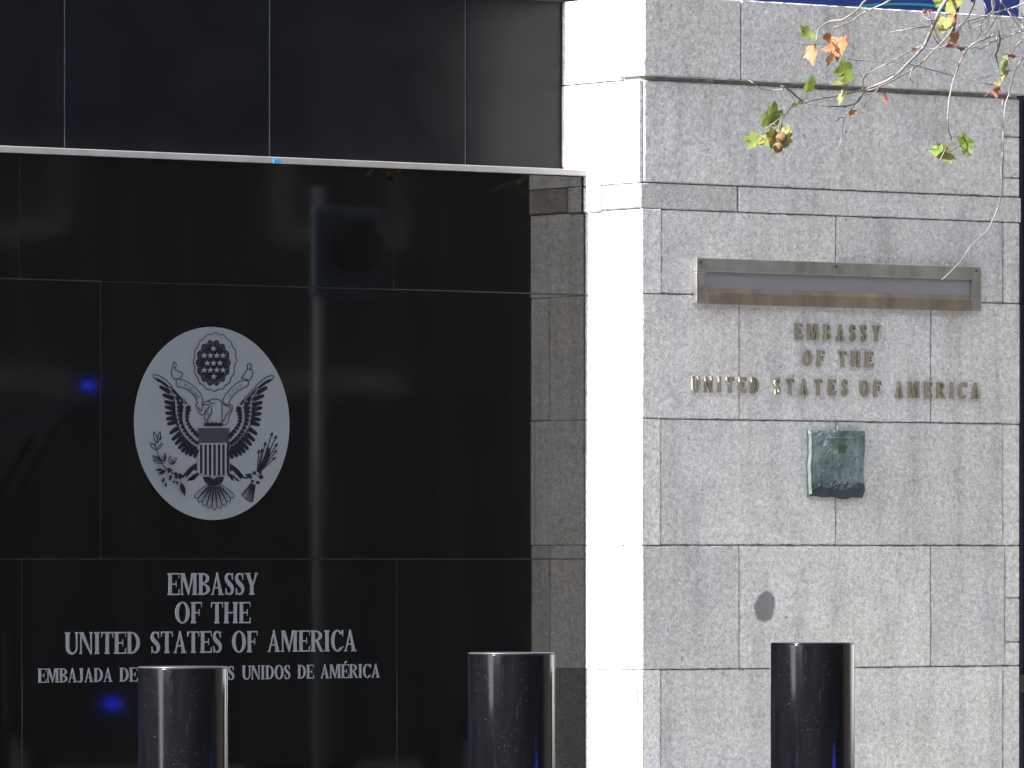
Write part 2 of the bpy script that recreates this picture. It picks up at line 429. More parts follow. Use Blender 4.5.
# upper set-back panels
YU = .155
uw = empty('panel_wall', (-4, YU, ZL), 'dark honed stone panels standing back above the pale drip edge', 'wall')
up = MB(); zt = at(300, -60, YU).z; XE = at(563.5, 120, YU).x
ujs = [XE, xf(466, 80, YU), xf(270, 80, YU), xf(65, 80, YU)]
while ujs[-1] > XL: ujs.append(ujs[-1]-(ujs[-3]-ujs[-2]))
for a, b in zip(ujs[:-1], ujs[1:]): up.box(b+.003, a-.003 if a != XE else a, YU, YU+.06, ZL+.027, zt, .003)
up.build('cladding', M['honed'], uw)
g = MB(); g.box(XL, XE-.02, YU+.004, YU+.4, ZL+.026, zt); g.build('sealant_joint', M['sealant'], uw)
fz = at(560, 3, YU).z
fa = MB(); fa.box(XL, at(752, 0, YU-.02).x, YU-.02, YU+.3, fz, fz+.5, .01); fa.build('fascia', M['honed'], uw)
lp = MB(); lp.box(XE-.01, XE+.012, YU-.012, YU+.05, ZL+.026, ZL+.045, .002); lp.build('end_stop', M['honed'], uw)
bt = MB(); p = at(277, 161, -.02); bt.box(p.x-.018, p.x+.018, -.0215, -.0185, p.z-.008, p.z+.008, .001)
tag(bt.build('blue_tag', plain('bright blue tape', (.03, .32, .75), .5)), 'tiny bright blue scrap of tape stuck on the pale drip edge', 'tape')

# ------------------------------------------------------------------ 2-D drawing on vertical faces
def catmull(pts, n=6, closed=False):
    out = []; m = len(pts)
    def P(i): return pts[i % m] if closed else pts[max(0, min(m-1, i))]
    for i in range(m if closed else m-1):
        a, b, c, d = P(i-1), P(i), P(i+1), P(i+2)
        for k in range(n):
            t = k/n
            out.append(tuple(.5*((2*b[j])+(-a[j]+c[j])*t+(2*a[j]-5*b[j]+4*c[j]-d[j])*t*t+(-a[j]+3*b[j]-3*c[j]+d[j])*t**3) for j in range(len(b))))
    if not closed: out.append(tuple(pts[-1]))
    return out
def stroke(pts, w, closed=False):
    """outline polygons (quads) of a ribbon along pts; w = width or list of widths"""
    n = len(pts); L, Rr = [], []
    for i in range(n):
        a = pts[(i-1) % n] if closed or i > 0 else pts[i]; b = pts[(i+1) % n] if closed or i < n-1 else pts[i]
        dx, dy = b[0]-a[0], b[1]-a[1]; q = math.hypot(dx, dy) or 1e-9
        ww = (w[i] if isinstance(w, list) else w)/2
        L.append((pts[i][0]-dy/q*ww, pts[i][1]+dx/q*ww)); Rr.append((pts[i][0]+dy/q*ww, pts[i][1]-dx/q*ww))
    polys = []
    for i in range(n if closed else n-1):
        j = (i+1) % n; polys.append([L[i], L[j], Rr[j], Rr[i]])
    return polys
def ribbon(pts, w):
    """one closed outline of an open ribbon"""
    n = len(pts); L, Rr = [], []
    for i in range(n):
        a = pts[max(0, i-1)]; b = pts[min(n-1, i+1)]
        dx, dy = b[0]-a[0], b[1]-a[1]; q = math.hypot(dx, dy) or 1e-9; ww = (w[i] if isinstance(w, list) else w)/2
        L.append((pts[i][0]-dy/q*ww, pts[i][1]+dx/q*ww)); Rr.append((pts[i][0]+dy/q*ww, pts[i][1]-dx/q*ww))
    return L+Rr[::-1]
# ---- roman capitals, cap height 1
ADV = dict(E=.69, M=.98, B=.69, A=.76, S=.57, Y=.75, O=.80, F=.63, T=.69, H=.82, U=.76, N=.77, I=.41, D=.76, R=.75, C=.74, J=.53, L=.67)
def glyph(ch, s, t, st, sl, k=1.0):
    w = ADV[ch]*k; m = .035*k; P = []; br = .05
    def stem(x0, x1, top=True, bot=True, l=sl, r=sl):
        a = []
        a += [(x0-l, 0), (x1+r, 0), (x1+r, st), (x1, st+br)] if bot else [(x0, 0), (x1, 0)]
        a += [(x1, 1-st-br), (x1+r, 1-st), (x1+r, 1), (x0-l, 1), (x0-l, 1-st), (x0, 1-st-br)] if top else [(x1, 1), (x0, 1)]
        if bot: a += [(x0, st+br), (x0-l, st)]
        P.append(a)
    def ring(cx, cy, rx, ry, a0, a1, s_, t_):
        n = max(6, int(abs(a1-a0)/12)); A = [R_(a0+(a1-a0)*i/n) for i in range(n+1)]
        P.append([(cx+rx*math.cos(q), cy+ry*math.sin(q)) for q in A]+[(cx+(rx-s_)*math.cos(q), cy+(ry-t_)*math.sin(q)) for q in A[::-1]])
    x0 = m+sl
    if ch in 'EFL':
        stem(x0, x0+s); xr = w-m
        if ch in 'EF':
            P.append([(x0+s, 1-t), (xr-.03, 1-t), (xr-.015, .76), (xr, .76), (xr-.005, 1), (x0+s, 1)])
            xm = x0+s+(xr-x0-s)*.55
            P.append([(x0+s, .5-t/2), (xm, .5-t/2), (xm, .36), (xm+.03, .36), (xm+.03, .66), (xm, .66), (xm, .5+t/2), (x0+s, .5+t/2)])
        if ch in 'EL': P.append([(x0+s, 0), (xr, 0), (xr+.02, .27), (xr, .27), (xr-.045, t), (x0+s, t)])
    elif ch == 'T':
        c = w/2; stem(c-s/2, c+s/2, top=False)
        P.append([(m, 1), (m-.005, .75), (m+.015, .75), (m+.05, 1-t), (c-s/2, 1-t), (c-s/2, 1)])
        P.append([(w-m, 1), (w-m+.005, .75), (w-m-.015, .75), (w-m-.05, 1-t), (c+s/2, 1-t), (c+s/2, 1)])
    elif ch == 'H':
        stem(x0, x0+s); stem(w-x0-s, w-x0); P.append([(x0+s, .5-t/2), (w-x0-s, .5-t/2), (w-x0-s, .5+t/2), (x0+s, .5+t/2)])
    elif ch == 'I': stem(w/2-s/2, w/2+s/2)
    elif ch == 'N':
        stem(x0, x0+t, l=sl, r=sl*.4); stem(w-x0-t, w-x0, bot=False)
        P.append([(x0-sl, 1), (x0+s*.95, 1), (w-x0, -.01), (w-x0-t, -.01), (x0+t*.4, .86)])
    elif ch == 'M':
        stem(x0, x0+t, l=sl, r=sl); stem(w-x0-s, w-x0); c = w/2-.02
        P.append([(x0-sl, 1), (x0+s, 1), (c+t*.9, .12), (c, -.01), (x0+t*.4, .84)])
        P.append([(w-x0-s-.002, 1), (w-x0-s-.002, .88), (c+t*.3, .0), (c, .1), (w-x0-s-t*1.1, 1)])
    elif ch == 'A':
        c = w/2-.01
        P.append([(m+.04, 0), (m+.04+t, 0), (c+t*.5, .93), (c-.01, 1.0)])
        P.append([(w-m-s-.06, 0), (w-m-.05, 0), (c+.03, 1.02), (c-.03, 1.02), (c-.04, .92)])
        P.append([(m-.01, 0), (m+.16, 0), (m+.16, st), (m-.01, st)]); P.append([(w-m-s-.12, 0), (w-m+.01, 0), (w-m+.01, st), (w-m-s-.12, st)])
        P.append([(m+.13, .30), (w-m-s+.01, .30), (w-m-s-.005, .30+t), (m+.145, .30+t)])
    elif ch == 'Y':
        c = w/2+.01; P.append([(c-s/2-sl, 0), (c+s/2+sl, 0), (c+s/2+sl, st), (c+s/2, st+br), (c+s/2, .46), (c-s/2, .46), (c-s/2, st+br), (c-s/2-sl, st)])
        P.append([(m+.03, 1), (m+.03+s, 1), (c+s/2, .46), (c-s/2, .40)]); P.append([(w-m-.03-t, 1), (w-m-.03, 1), (c+s/2, .42), (c+s/2-t, .46)])
        P.append([(m-.01, 1-st), (m+s+.10, 1-st), (m+s+.10, 1), (m-.01, 1)]); P.append([(w-m-.16, 1-st), (w-m+.01, 1-st), (w-m+.01, 1), (w-m-.16, 1)])
    elif ch == 'O':
        ring(w/2, .5, w/2-m, .515, 0, 180, s, t); ring(w/2, .5, w/2-m, .515, 180, 360, s, t)
    elif ch == 'C':
        ring(w/2+.02, .5, w/2-m+.02, .515, 42, 318, s, t)
        P.append([(w-m-.025, .70), (w-m, .70), (w-m, 1.0), (w-m-.025, 1.0), (w-m-.08, .87)]); P.append([(w-m-.05, .16), (w-m+.01, .22), (w-m+.01, .25), (w-m-.09, .18)])
    elif ch == 'D':
        stem(x0, x0+s, r=.0); cx = x0+s
        ring(cx, .5, w-m-cx, .5, -90, 90, s*1.02, t)
    elif ch in 'BR':
        stem(x0, x0+s, r=(.0 if ch == 'B' else sl)); cx = x0+s; xr = w-m
        if ch == 'B':
            ring(cx, .755, xr-cx-.03, .245, -90, 90, s*.95, t); ring(cx, .26, xr-cx, .26, -90, 90, s, t)
        else:
            ring(cx, .745, xr-cx-.05, .255, -90, 90, s*.95, t)
            P.append([(cx+.02, .5), (cx+.02+s*.95, .53), (xr-.03, .05), (xr+.03, st), (xr+.03, 0), (xr-s*.8, 0)])
    elif ch == 'U':
        stem(x0, x0+s, bot=False); xr = w-x0; stem(xr-t, xr, bot=False)
        P[-2] = [(x0, .3), (x0+s, .3)]+P[-2][2:]; P[-1] = [(xr-t, .3), (xr, .3)]+P[-1][2:]
        n = 12; cx, cx2 = (x0+xr)/2, (x0+s+xr-t)/2; A = [R_(180+180*i/n) for i in range(n+1)]
        P.append([(cx+(xr-x0)/2*math.cos(q), .3+.315*math.sin(q)) for q in A]+[(cx2+(xr-t-x0-s)/2*math.cos(q), .3+(.315-t*1.5)*math.sin(q)) for q in A[::-1]])
    elif ch == 'J':
        c = w*.62; stem(c-s/2, c+s/2, bot=False); P[-1] = [(c-s/2, .22), (c+s/2, .22)]+P[-1][2:]
        P.append(ribbon(catmull([(c, .23), (c-.02, .09), (c-.12, .01), (c-.24, .03), (c-.27, .12)], 5), [s-(s-.06)*min(1, i/12) for i in range(21)]))
    elif ch == 'S':
        q = [(.80, .77), (.70, .91), (.49, .965), (.29, .91), (.20, .77), (.29, .63), (.5, .51), (.71, .39), (.80, .24), (.71, .09), (.49, .035), (.27, .09), (.17, .25)]
        f = s/.15; ws = [t*.7, t*.9, t*1.2, .09*f, .125*f, .16*f, .18*f, .16*f, .125*f, .09*f, t*1.2, t*.9, t*.7]
        c = catmull([(a*w, b, ws[i]) for i, (a, b) in enumerate(q)], 4)
        P.append(ribbon([(a, b) for a, b, _ in c], [e for _, _, e in c]))
        P.append([(.76*w, .69), (.83*w, .69), (.82*w, 1.0), (.77*w, 1.0)]); P.append([(.13*w, 0), (.19*w, 0), (.22*w, .31), (.15*w, .31)])
    return P, w
def solid_letter(name, mat, parent, polys, ox, oz, sx, sz, Y, depth, bev=0, skew=0):
    mb = MB(); d = 0
    for po in polys:
        d += .00012
        fr = [Vector((ox+x*sx+skew*y, Y-depth-d, oz+y*sz)) for x, y in po]
        a = sum(fr[i].x*fr[(i+1) % len(fr)].z-fr[(i+1) % len(fr)].x*fr[i].z for i in range(len(fr)))
        if a < 0: fr = fr[::-1]
        f = mb.face(fr)
        f.normal_update()
        vf = list(f.verts); vb = [mb.bm.verts.new(Vector((v.co.x, Y, v.co.z))) for v in vf]
        n = len(vf)
        for i in range(n): mb.bm.faces.new((vf[(i+1) % n], vf[i], vb[i], vb[(i+1) % n]))
        if n > 4: bmesh.ops.triangulate(mb.bm, faces=[f], ngon_method='EAR_CLIP')
    return mb.build(name, mat, parent, recalc=False)
def word(txt, px0, px1, ytop, ybot, Y, parent, mat, depth, s, t, st, sl, track=0, k=1.0):
    """one word set between two measured ends; every letter is a part of its own"""
    pm = (px0+px1)/2; A, B = at(px0, ybot, Y).x, at(px1, ybot, Y).x
    zb, z1 = at(pm, ybot, Y).z, at(pm, ytop, Y).z; h = z1-zb
    base = {'É': 'E'}
    tot = sum(ADV[base.get(c, c)]*k for c in txt)+track*(len(txt)-1)-.07*k
    sx = (B-A)/tot; x = A-.035*k*sx
    for c in txt:
        P, wd_ = glyph(base.get(c, c), s, t, st, sl, k)
        if c == 'É': P.append([(wd_*.42, 1.06), (wd_*.56, 1.06), (wd_*.78, 1.24), (wd_*.60, 1.24)])
        solid_letter('letter', mat, parent, P, x, zb, sx, h, Y, depth)
        x += (wd_+track)*sx

# inscription on the black wall
ins = empty('wall_inscription', (xf(211, 600, 0), 0, zat(211, 690, 0)), 'pale engraved embassy inscription in English and Spanish on the black wall', 'lettering')
def dark(txt, a, b, y1, y0): word(txt, a, b, y1, y0, 0, ins, M['etchtext'], .0035, .172, .066, .05, .045)
dark('EMBASSY', 167.5, 257.5, 573, 595)
dark('OF', 175, 201.5, 602, 623.3); dark('THE', 211, 250, 602, 623.3)
dark('UNITED', 65, 139.5, 632, 654); dark('STATES', 150.5, 221.5, 631.3, 653); dark('OF', 232, 257, 631, 652.4); dark('AMERICA', 267.5, 356, 630.3, 651.6)
dark('EMBAJADA', 38, 112, 668.2, 682.3); dark('DE', 119.5, 137, 667.5, 681.6); dark('LOS', 143.5, 167, 667, 681); dark('ESTADOS', 173.5, 234, 666.3, 680.3)
dark('UNIDOS', 242, 290, 665.3, 679.3); dark('DE', 297.5, 313.5, 664.8, 678.6); dark('AMÉRICA', 320.5, 379.5, 664.2, 678)
# bronze letters on the pier
brz = empty('bronze_lettering', (xf(835, 360), YF, zat(835, 400, YF)), 'three lines of raised bronze letters on the granite pier', 'lettering')
def bron(txt, a, b, y1, y0, tr): word(txt, a, b, y1, y0, YF-.003, brz, M['bronze'], .010, .15, .088, .075, .04, tr, .86)
bron('EMBASSY', 794, 879.5, 324.5, 340.5, .34)
bron('OF', 802, 823.5, 350.3, 366.3, .28); bron('THE', 838, 872, 351.2, 367.2, .28)
bron('UNITED', 690.5, 758, 376.7, 392.7, .28); bron('STATES', 773.5, 847, 379, 395, .42); bron('OF', 859.5, 880, 380.7, 396.7, .26); bron('AMERICA', 894.5, 979, 382, 398.3, .30)

# ------------------------------------------------------------------ the oval emblem
seal = empty('eagle_emblem', tuple(at(212, 423.5, 0)), 'round grey frosted emblem of an eagle with shield, arrows and stars on the black wall', 'emblem')
def c1(x, y): return (120+x/3.573, 315+y/3.573)
def c6(x, y): return (140+x/7.68, 370+y/7.68)
def c8(x, y): return (150+x/12.8, 355+y/12.8)
def c7(x, y): return (215+x/6.985, 355+y/6.985)
def cB(x, y): return (135+x/8.0875, 420+y/8.084)     # branch crop
def cA(x, y): return (205+x/7.682, 420+y/7.68)       # arrows crop
def cH(x, y): return (180+x/7.314, 325+y/7.314)      # head and glory crop
SEAL_T = .004
class Flat:
    def __init__(s, base): s.mb = MB(); s.d = base
    def poly(s, pts, f=None):
        pts = [f(*p) for p in pts] if f else pts
        s.d += .00002
        V = [at(x, y, 0) for x, y in pts]; V = [Vector((v.x, -s.d, v.z)) for v in V]
        a = sum(V[i].x*V[(i+1) % len(V)].z-V[(i+1) % len(V)].x*V[i].z for i in range(len(V)))
        if a < 0: V = V[::-1]
        fc = s.mb.face(V)
        if len(V) > 4: bmesh.ops.triangulate(s.mb.bm, faces=[fc], ngon_method='EAR_CLIP')
    def line(s, pts, w, f=None, closed=False, smooth=True):
        pts = [f(*p) for p in pts] if f else pts
        if smooth: pts = catmull(pts, 6, closed)
        for q in stroke(pts, w, closed): s.poly(q)
    def cap(s, a, b, w0, w1, f=None, n=6):             # feather: rounded tip at b
        if f: a, b = f(*a), f(*b)
        dx, dy = b[0]-a[0], b[1]-a[1]; q = math.hypot(dx, dy) or 1e-6; ux, uy = dx/q, dy/q; nx, ny = -uy, ux
        pts = [(a[0]+nx*w0/2, a[1]+ny*w0/2)]
        e = w1/2; c = (b[0]-ux*e*1.3, b[1]-uy*e*1.3)
        for i in range(n+1):
            t = math.pi*i/n
            pts.append((c[0]+nx*e*math.cos(t)+ux*e*1.3*math.sin(t), c[1]+ny*e*math.cos(t)+uy*e*1.3*math.sin(t)))
        pts.append((a[0]-nx*w0/2, a[1]-ny*w0/2)); s.poly(pts)
    def leaf(s, a, b, w, f=None):                      # pointed leaf from a to b
        if f: a, b = f(*a), f(*b)
        dx, dy = b[0]-a[0], b[1]-a[1]; q = math.hypot(dx, dy); nx, ny = -dy/q, dx/q; L = []; Rr = []
        for t, k in ((0, 0.05), (.2, .7), (.45, 1), (.7, .75), (1, .03)):
            x, y = a[0]+dx*t, a[1]+dy*t; L.append((x+nx*w/2*k, y+ny*w/2*k)); Rr.append((x-nx*w/2*k, y-ny*w/2*k))
        s.poly(L+Rr[::-1])
    def leaf_out(s, a, b, w, lw, f=None):              # outlined leaf
        if f: a, b = f(*a), f(*b)
        dx, dy = b[0]-a[0], b[1]-a[1]; q = math.hypot(dx, dy); nx, ny = -dy/q, dx/q
        for sg in (1, -1):
            pts = [(a[0]+dx*t+nx*w/2*k*sg, a[1]+dy*t+ny*w/2*k*sg) for t, k in ((0, 0), (.25, .8), (.5, 1), (.75, .7), (1, 0))]
            s.line(pts, lw)
    def build(s, name, mat): return s.mb.build(name, mat, seal, recalc=False)
# disc
dm = MB(); cx, cz = at(212, 423.5, 0).x, at(212, 423.5, 0).z
rx = (xf(289.7, 423, 0)-xf(134.6, 423, 0))/2; rz = (zat(212, 327, 0)-zat(212, 520, 0))/2
N_ = 96; ra = [Vector((cx+rx*math.cos(2*math.pi*i/N_), -SEAL_T, cz+rz*math.sin(2*math.pi*i/N_))) for i in range(N_)]
fr = dm.face(ra); rb = [dm.bm.verts.new((v.x, -.0001, v.z)) for v in ra]; fv = list(fr.verts)
for i in range(N_): dm.bm.faces.new((fv[(i+1) % N_], fv[i], rb[i], rb[(i+1) % N_]))
dm.build('disc', M['etch'], seal)
B0 = SEAL_T+.0006
# wings -------------------------------------------------------------------
mirror_c = 120+331.5/3.573
def wing(flip):
    w = Flat(B0)
    def f(x, y):
        p = c6(x, y)
        return (2*mirror_c-p[0], p[1]+.8) if flip else p
    T = [(143, 125), (167, 188), (180, 240), (183, 282), (187, 330), (193, 378), (202, 418), (222, 490), (240, 540), (265, 574), (290, 607), (315, 632), (343, 650), (375, 664), (412, 677)]
    Rt = [(228, 172), (254, 220), (260, 264), (264, 300), (262, 333), (263, 366), (267, 398), (284, 446), (304, 486), (322, 518), (344, 548), (364, 572), (388, 590), (412, 604), (434, 610)]
    for a, b in zip(Rt, T): w.cap(a, b, 5.0, 3.6, f)
    w.poly(Rt+[(436, 590), (412, 582), (386, 562), (360, 537), (336, 512), (316, 484), (298, 450), (282, 414), (276, 380), (270, 348), (267, 312), (266, 282), (264, 244), (254, 208), (230, 165)], f)
    T2 = [(232, 160), (256, 205), (268, 242), (271, 280), (271, 312), (273, 346), (279, 380), (287, 412), (302, 447), (320, 480), (340, 508), (364, 533), (388, 556), (412, 575), (434, 583)]
    R2 = [(262, 172), (298, 228), (322, 262), (328, 292), (324, 318), (320, 346), (320, 376), (326, 404), (338, 434), (352, 462), (370, 488), (392, 512), (412, 530), (430, 545), (437, 552)]
    for a, b in zip(R2, T2): w.cap(a, (b[0]+.08*(a[0]-b[0]), b[1]+.08*(a[1]-b[1])), 4.5, 3.7, f)
    T3 = [(338, 296), (334, 322), (333, 348), (335, 374), (341, 402), (352, 430), (366, 456), (384, 482), (404, 506), (426, 528)]
    R3 = [(382, 282), (384, 302), (374, 328), (368, 352), (366, 378), (374, 404), (388, 428), (406, 450), (424, 468), (437, 484)]
    for a, b in zip(R3, T3): w.cap((a[0], a[1]), (b[0]+.1*(a[0]-b[0]), b[1]+.1*(a[1]-b[1])), 3.7, 3.2, f)
    # covert shoulder and outlined long leading feather
    w.poly([(232, 118), (262, 148), (300, 190), (340, 232), (362, 262), (345, 262), (318, 236), (276, 196), (246, 160), (226, 132)], f)
    w.poly([(112, 60), (140, 68), (180, 92), (214, 122), (226, 140), (200, 134), (160, 104), (125, 80)], f)
    w.line([(236, 118), (190, 76), (150, 48), (112, 36), (95, 44), (108, 66), (140, 92)], .8, f)
    w.line([(252, 172), (282, 200), (318, 238), (338, 262)], .8, f)
    return w.build('wing', M['engr'])
wing(False); wing(True)
# white separating lines between the feather rows
for flip in (False, True):
    sep = Flat(B0+.0012)
    def f(x, y):
        p = c6(x, y)
        return (2*mirror_c-p[0], p[1]+.8) if flip else p
    base = [(222, 156), (250, 196), (266, 235), (268, 268), (268, 300), (269, 335), (274, 368), (280, 402), (294, 438), (312, 472), (332, 500), (356, 526), (380, 550), (406, 570), (436, 585)]
    z = []
    for i, p in enumerate(base[:-1]):
        q = base[i+1]; z += [p, ((p[0]+q[0])/2+9, (p[1]+q[1])/2-5)]
    sep.line(z+[base[-1]], .55, f)
    base = [(240, 130), (282, 180), (318, 222), (340, 268), (330, 296), (329, 330), (327, 362), (332, 395), (342, 424), (356, 452), (374, 480), (396, 504), (418, 524), (437, 540)]
    z = base[:4]
    for i in range(3, len(base)-1):
        p, q = base[i], base[i+1]; z += [((p[0]+q[0])/2+9, (p[1]+q[1])/2-5), q]
    sep.line(z, .6, f)
    sep.build('feather_line', M['etch'])
# stars and glory -----------------------------------------------------------
gl = Flat(B0)
gcx, gcy = 331, 171
gl.poly([(gcx+(60+3*math.cos(14*t))*math.cos(t), gcy+(80+4*math.cos(14*t))*math.sin(t)) for t in [2*math.pi*i/112 for i in range(112)]], c1)
gl.line([(334+(75+2.2*math.cos(16*t))*math.cos(t), 168+(102+2.6*math.cos(16*t))*math.sin(t)) for t in [2*math.pi*i/96 for i in range(96)]], .85, c1, True)
gl.build('glory', M['engr'])
stf = Flat(B0+.0012)
for (x, y) in [(331, 120), (298, 145), (320, 145), (343, 145), (365, 145), (309, 172), (331, 172), (354, 172), (298, 197), (320, 197), (343, 197), (365, 197), (332, 220)]:
    stf.poly([(x+(12.2 if i % 2 == 0 else 4.9)*math.sin(math.pi*i/5), y-(12.2 if i % 2 == 0 else 4.9)*math.cos(math.pi*i/5)) for i in range(10)], c1)
stf.build('star', M['etch'])
ry_ = Flat(B0+.0010)
for i in range(44):
    t = 2*math.pi*i/44+.05; a, b = .80+.05*(i % 2), .95
    ry_.line([(gcx+60*a*math.cos(t), gcy+80*a*math.sin(t)), (gcx+60*b*math.cos(t), gcy+80*b*math.sin(t))], .3, c1, smooth=False)
ry_.build('ray', M['etch'])
# scroll with its motto -----------------------------------------------------
scl = Flat(B0)
LW = .8
scl.line([(330, 308), (420, 322), (520, 376), (605, 455), (650, 520), (662, 585), (650, 640)], LW, c8)
scl.line([(330, 308), (325, 350), (340, 402), (420, 422), (500, 468), (560, 530), (590, 590), (605, 620)], LW, c8)
scl.line([(330, 312), (292, 300), (265, 255), (265, 205), (280, 150), (290, 105), (310, 95), (325, 120), (318, 150), (300, 165), (330, 200), (385, 220), (403, 240), (390, 275), (350, 310)], LW, c8)
scl.line([(605, 612), (570, 640), (590, 690), (640, 768), (690, 740), (700, 700)], LW, c8)
scl.line([(600, 660), (640, 720), (655, 660), (690, 600), (740, 590)], LW, c8)
scl.build('scroll', M['engr']); scl = Flat(B0)
scl.line([(50, 330), (62, 290), (100, 240), (150, 195), (185, 180), (222, 178)], LW, c7)
scl.line([(50, 330), (85, 348), (110, 300), (160, 250), (222, 215), (228, 190), (222, 172)], LW, c7)
scl.line([(185, 170), (182, 155), (205, 125), (222, 92), (218, 70), (235, 60), (247, 72), (243, 95), (228, 100), (250, 105), (258, 130), (245, 160), (232, 178), (185, 158)], LW, c7)
scl.line([(50, 330), (60, 350), (95, 362), (100, 385), (70, 420), (55, 460), (42, 452)], LW, c7)
scl.line([(85, 348), (110, 352), (112, 385), (92, 425), (85, 468), (60, 490), (40, 480)], LW, c7)
scl.build('scroll', M['engr'])
mo = Flat(B0)
def motto(txt, path, h, w, f):
    pts = catmull(path, 10)
    L = [0]
    for a, b in zip(pts[:-1], pts[1:]): L.append(L[-1]+math.hypot(b[0]-a[0], b[1]-a[1]))
    SH = {'E': [[(1, 0), (0, 0), (0, 1), (1, 1)], [(0, .5), (.8, .5)]], 'P': [[(0, 0), (0, 1), (1, 1), (1, .5), (0, .5)]], 'L': [[(0, 1), (0, 0), (1, 0)]],
          'U': [[(0, 1), (0, 0), (1, 0), (1, 1)]], 'R': [[(0, 0), (0, 1), (1, 1), (1, .5), (0, .5), (1, 0)]], 'I': [[(.5, 0), (.5, 1)]],
          'B': [[(0, 0), (0, 1), (.9, .9), (.8, .5), (0, .5)], [(.8, .5), (1, .1), (0, 0)]], 'S': [[(1, 1), (0, .9), (0, .5), (1, .5), (1, 0), (0, 0)]],
          'N': [[(0, 0), (0, 1), (1, 0), (1, 1)]], 'M': [[(0, 0), (0, 1), (.5, .3), (1, 1), (1, 0)]]}
    n = len(txt); tot = L[-1]
    for i, ch in enumerate(txt):
        if ch == ' ': continue
        sd = tot*(i+.5)/n; k = max(j for j in range(len(L)) if L[j] <= sd); k = min(k, len(pts)-2)
        a, b = pts[k], pts[k+1]; q = math.hypot(b[0]-a[0], b[1]-a[1]) or 1; ux, uy = (b[0]-a[0])/q, (b[1]-a[1])/q
        tt = (sd-L[k]); ox, oy = a[0]+ux*tt, a[1]+uy*tt
        for pl in SH[ch]:
            mo.line([(ox+ux*(x-.5)*w+uy*(y-.5)*h, oy+uy*(x-.5)*w-ux*(y-.5)*h) for x, y in pl], .42, f, smooth=False)
motto('E PLURIBUS', [(362, 362), (430, 382), (510, 430), (575, 495), (618, 560)], 46, 20, c8)
mo.build('motto', M['engr']); mo = Flat(B0)
motto('UNUM', [(88, 292), (120, 256), (158, 225), (190, 205)], 26, 14, c7)
mo.build('motto', M['engr'])
# head ----------------------------------------------------------------------
hd = Flat(B0)
hd.line([(160, 590), (175, 565), (200, 556), (235, 542), (270, 545), (298, 562), (303, 620), (303, 700), (306, 722)], LW, cH)
hd.line([(205, 556), (225, 575), (250, 572)], .75, cH)
hd.line([(160, 590), (200, 582), (222, 600), (226, 640), (205, 670), (188, 700), (175, 690), (178, 655), (190, 620), (205, 598)], LW, cH)
hd.line([(205, 605), (195, 640), (198, 660), (212, 640)], .45, cH)
hd.poly([(168, 740), (170, 712), (185, 716), (200, 710), (212, 720), (228, 708), (244, 720), (258, 708), (272, 722), (288, 710), (300, 718), (306, 740)], cH)
hd.line([(228, 640), (205, 690), (190, 715)], .45, cH)
hd.build('head', M['engr'])
# shield --------------------------------------------------------------------
sh = Flat(B0); sh.poly([(277, 404), (387, 404), (387, 457), (277, 457)], c1); sh.build('shield_chief', M['engr2'])
ss = Flat(B0)
for i in range(7):
    x = 288+i*15.9; e = 566 if i in (0, 6) else 571 if i in (1, 5) else 574
    ss.poly([(x-4.2, 463), (x+4.2, 463), (x+4.2, e), (x-4.2, e)], c1)
ss.line([(274, 400), (274, 565), (292, 573), (318, 574), (332, 584), (346, 574), (372, 573), (390, 565), (390, 400)], .28, c1, smooth=False)
ss.build('shield_stripe', M['engr'])
# tail ----------------------------------------------------------------------
tl = Flat(B0)
tl.poly([(293, 578), (318, 578), (332, 587), (346, 578), (371, 578), (365, 596), (350, 608), (332, 613), (314, 608), (300, 596)], c1)
for i in range(9):
    t = -54+108*i/8; r = 88-6*abs(i-4)*.5; tip = (333+math.sin(R_(t))*98*.86, 600+math.cos(R_(t))*r+8); rt = (333+math.sin(R_(t))*22, 598+math.cos(R_(t))*16)
    a, b = c1(*rt), c1(*tip); dx, dy = b[0]-a[0], b[1]-a[1]; q = math.hypot(dx, dy); nx, ny = -dy/q, dx/q; pts = []
    for u, k in ((0, .5), (.35, .8), (.7, 1.05), (.9, .8), (1, 0)): pts.append((a[0]+dx*u+nx*2.3*k, a[1]+dy*u+ny*2.3*k))
    for u, k in ((.9, .8), (.7, 1.05), (.35, .8), (0, .5)): pts.append((a[0]+dx*u-nx*2.3*k, a[1]+dy*u-ny*2.3*k))
    tl.line(pts, .8); tl.line([(a[0]+dx*.2, a[1]+dy*.2), (a[0]+dx*.8, a[1]+dy*.8)], .3, smooth=False)
tl.build('tail', M['engr'])
# legs ----------------------------------------------------------------------
for flip in (False, True):
    lg = Flat(B0)
    def f(x, y):
        p = cB(x, y); return (2*mirror_c-p[0]-.3, p[1]+.6) if flip else p
    lg.poly([(495, 345), (470, 358), (430, 390), (395, 430), (375, 462), (388, 470), (412, 440), (404, 478), (432, 446), (452, 420), (470, 405), (497, 410)], f)
    lg.poly([(497, 425), (470, 440), (430, 470), (412, 492), (438, 490), (470, 452), (458, 490), (482, 478), (500, 452), (514, 446), (512, 430)], f)
    lg.line([(440, 400), (452, 412), (446, 432), (462, 440), (470, 456)], .4, f)
    lg.cap((345, 462), (385, 462), 1.4, 1.6, f); lg.cap((355, 445), (325, 470), 1.2, 1.2, f); lg.cap((372, 438), (340, 436), 1.2, 1.2, f)
    lg.build('leg', M['engr'])
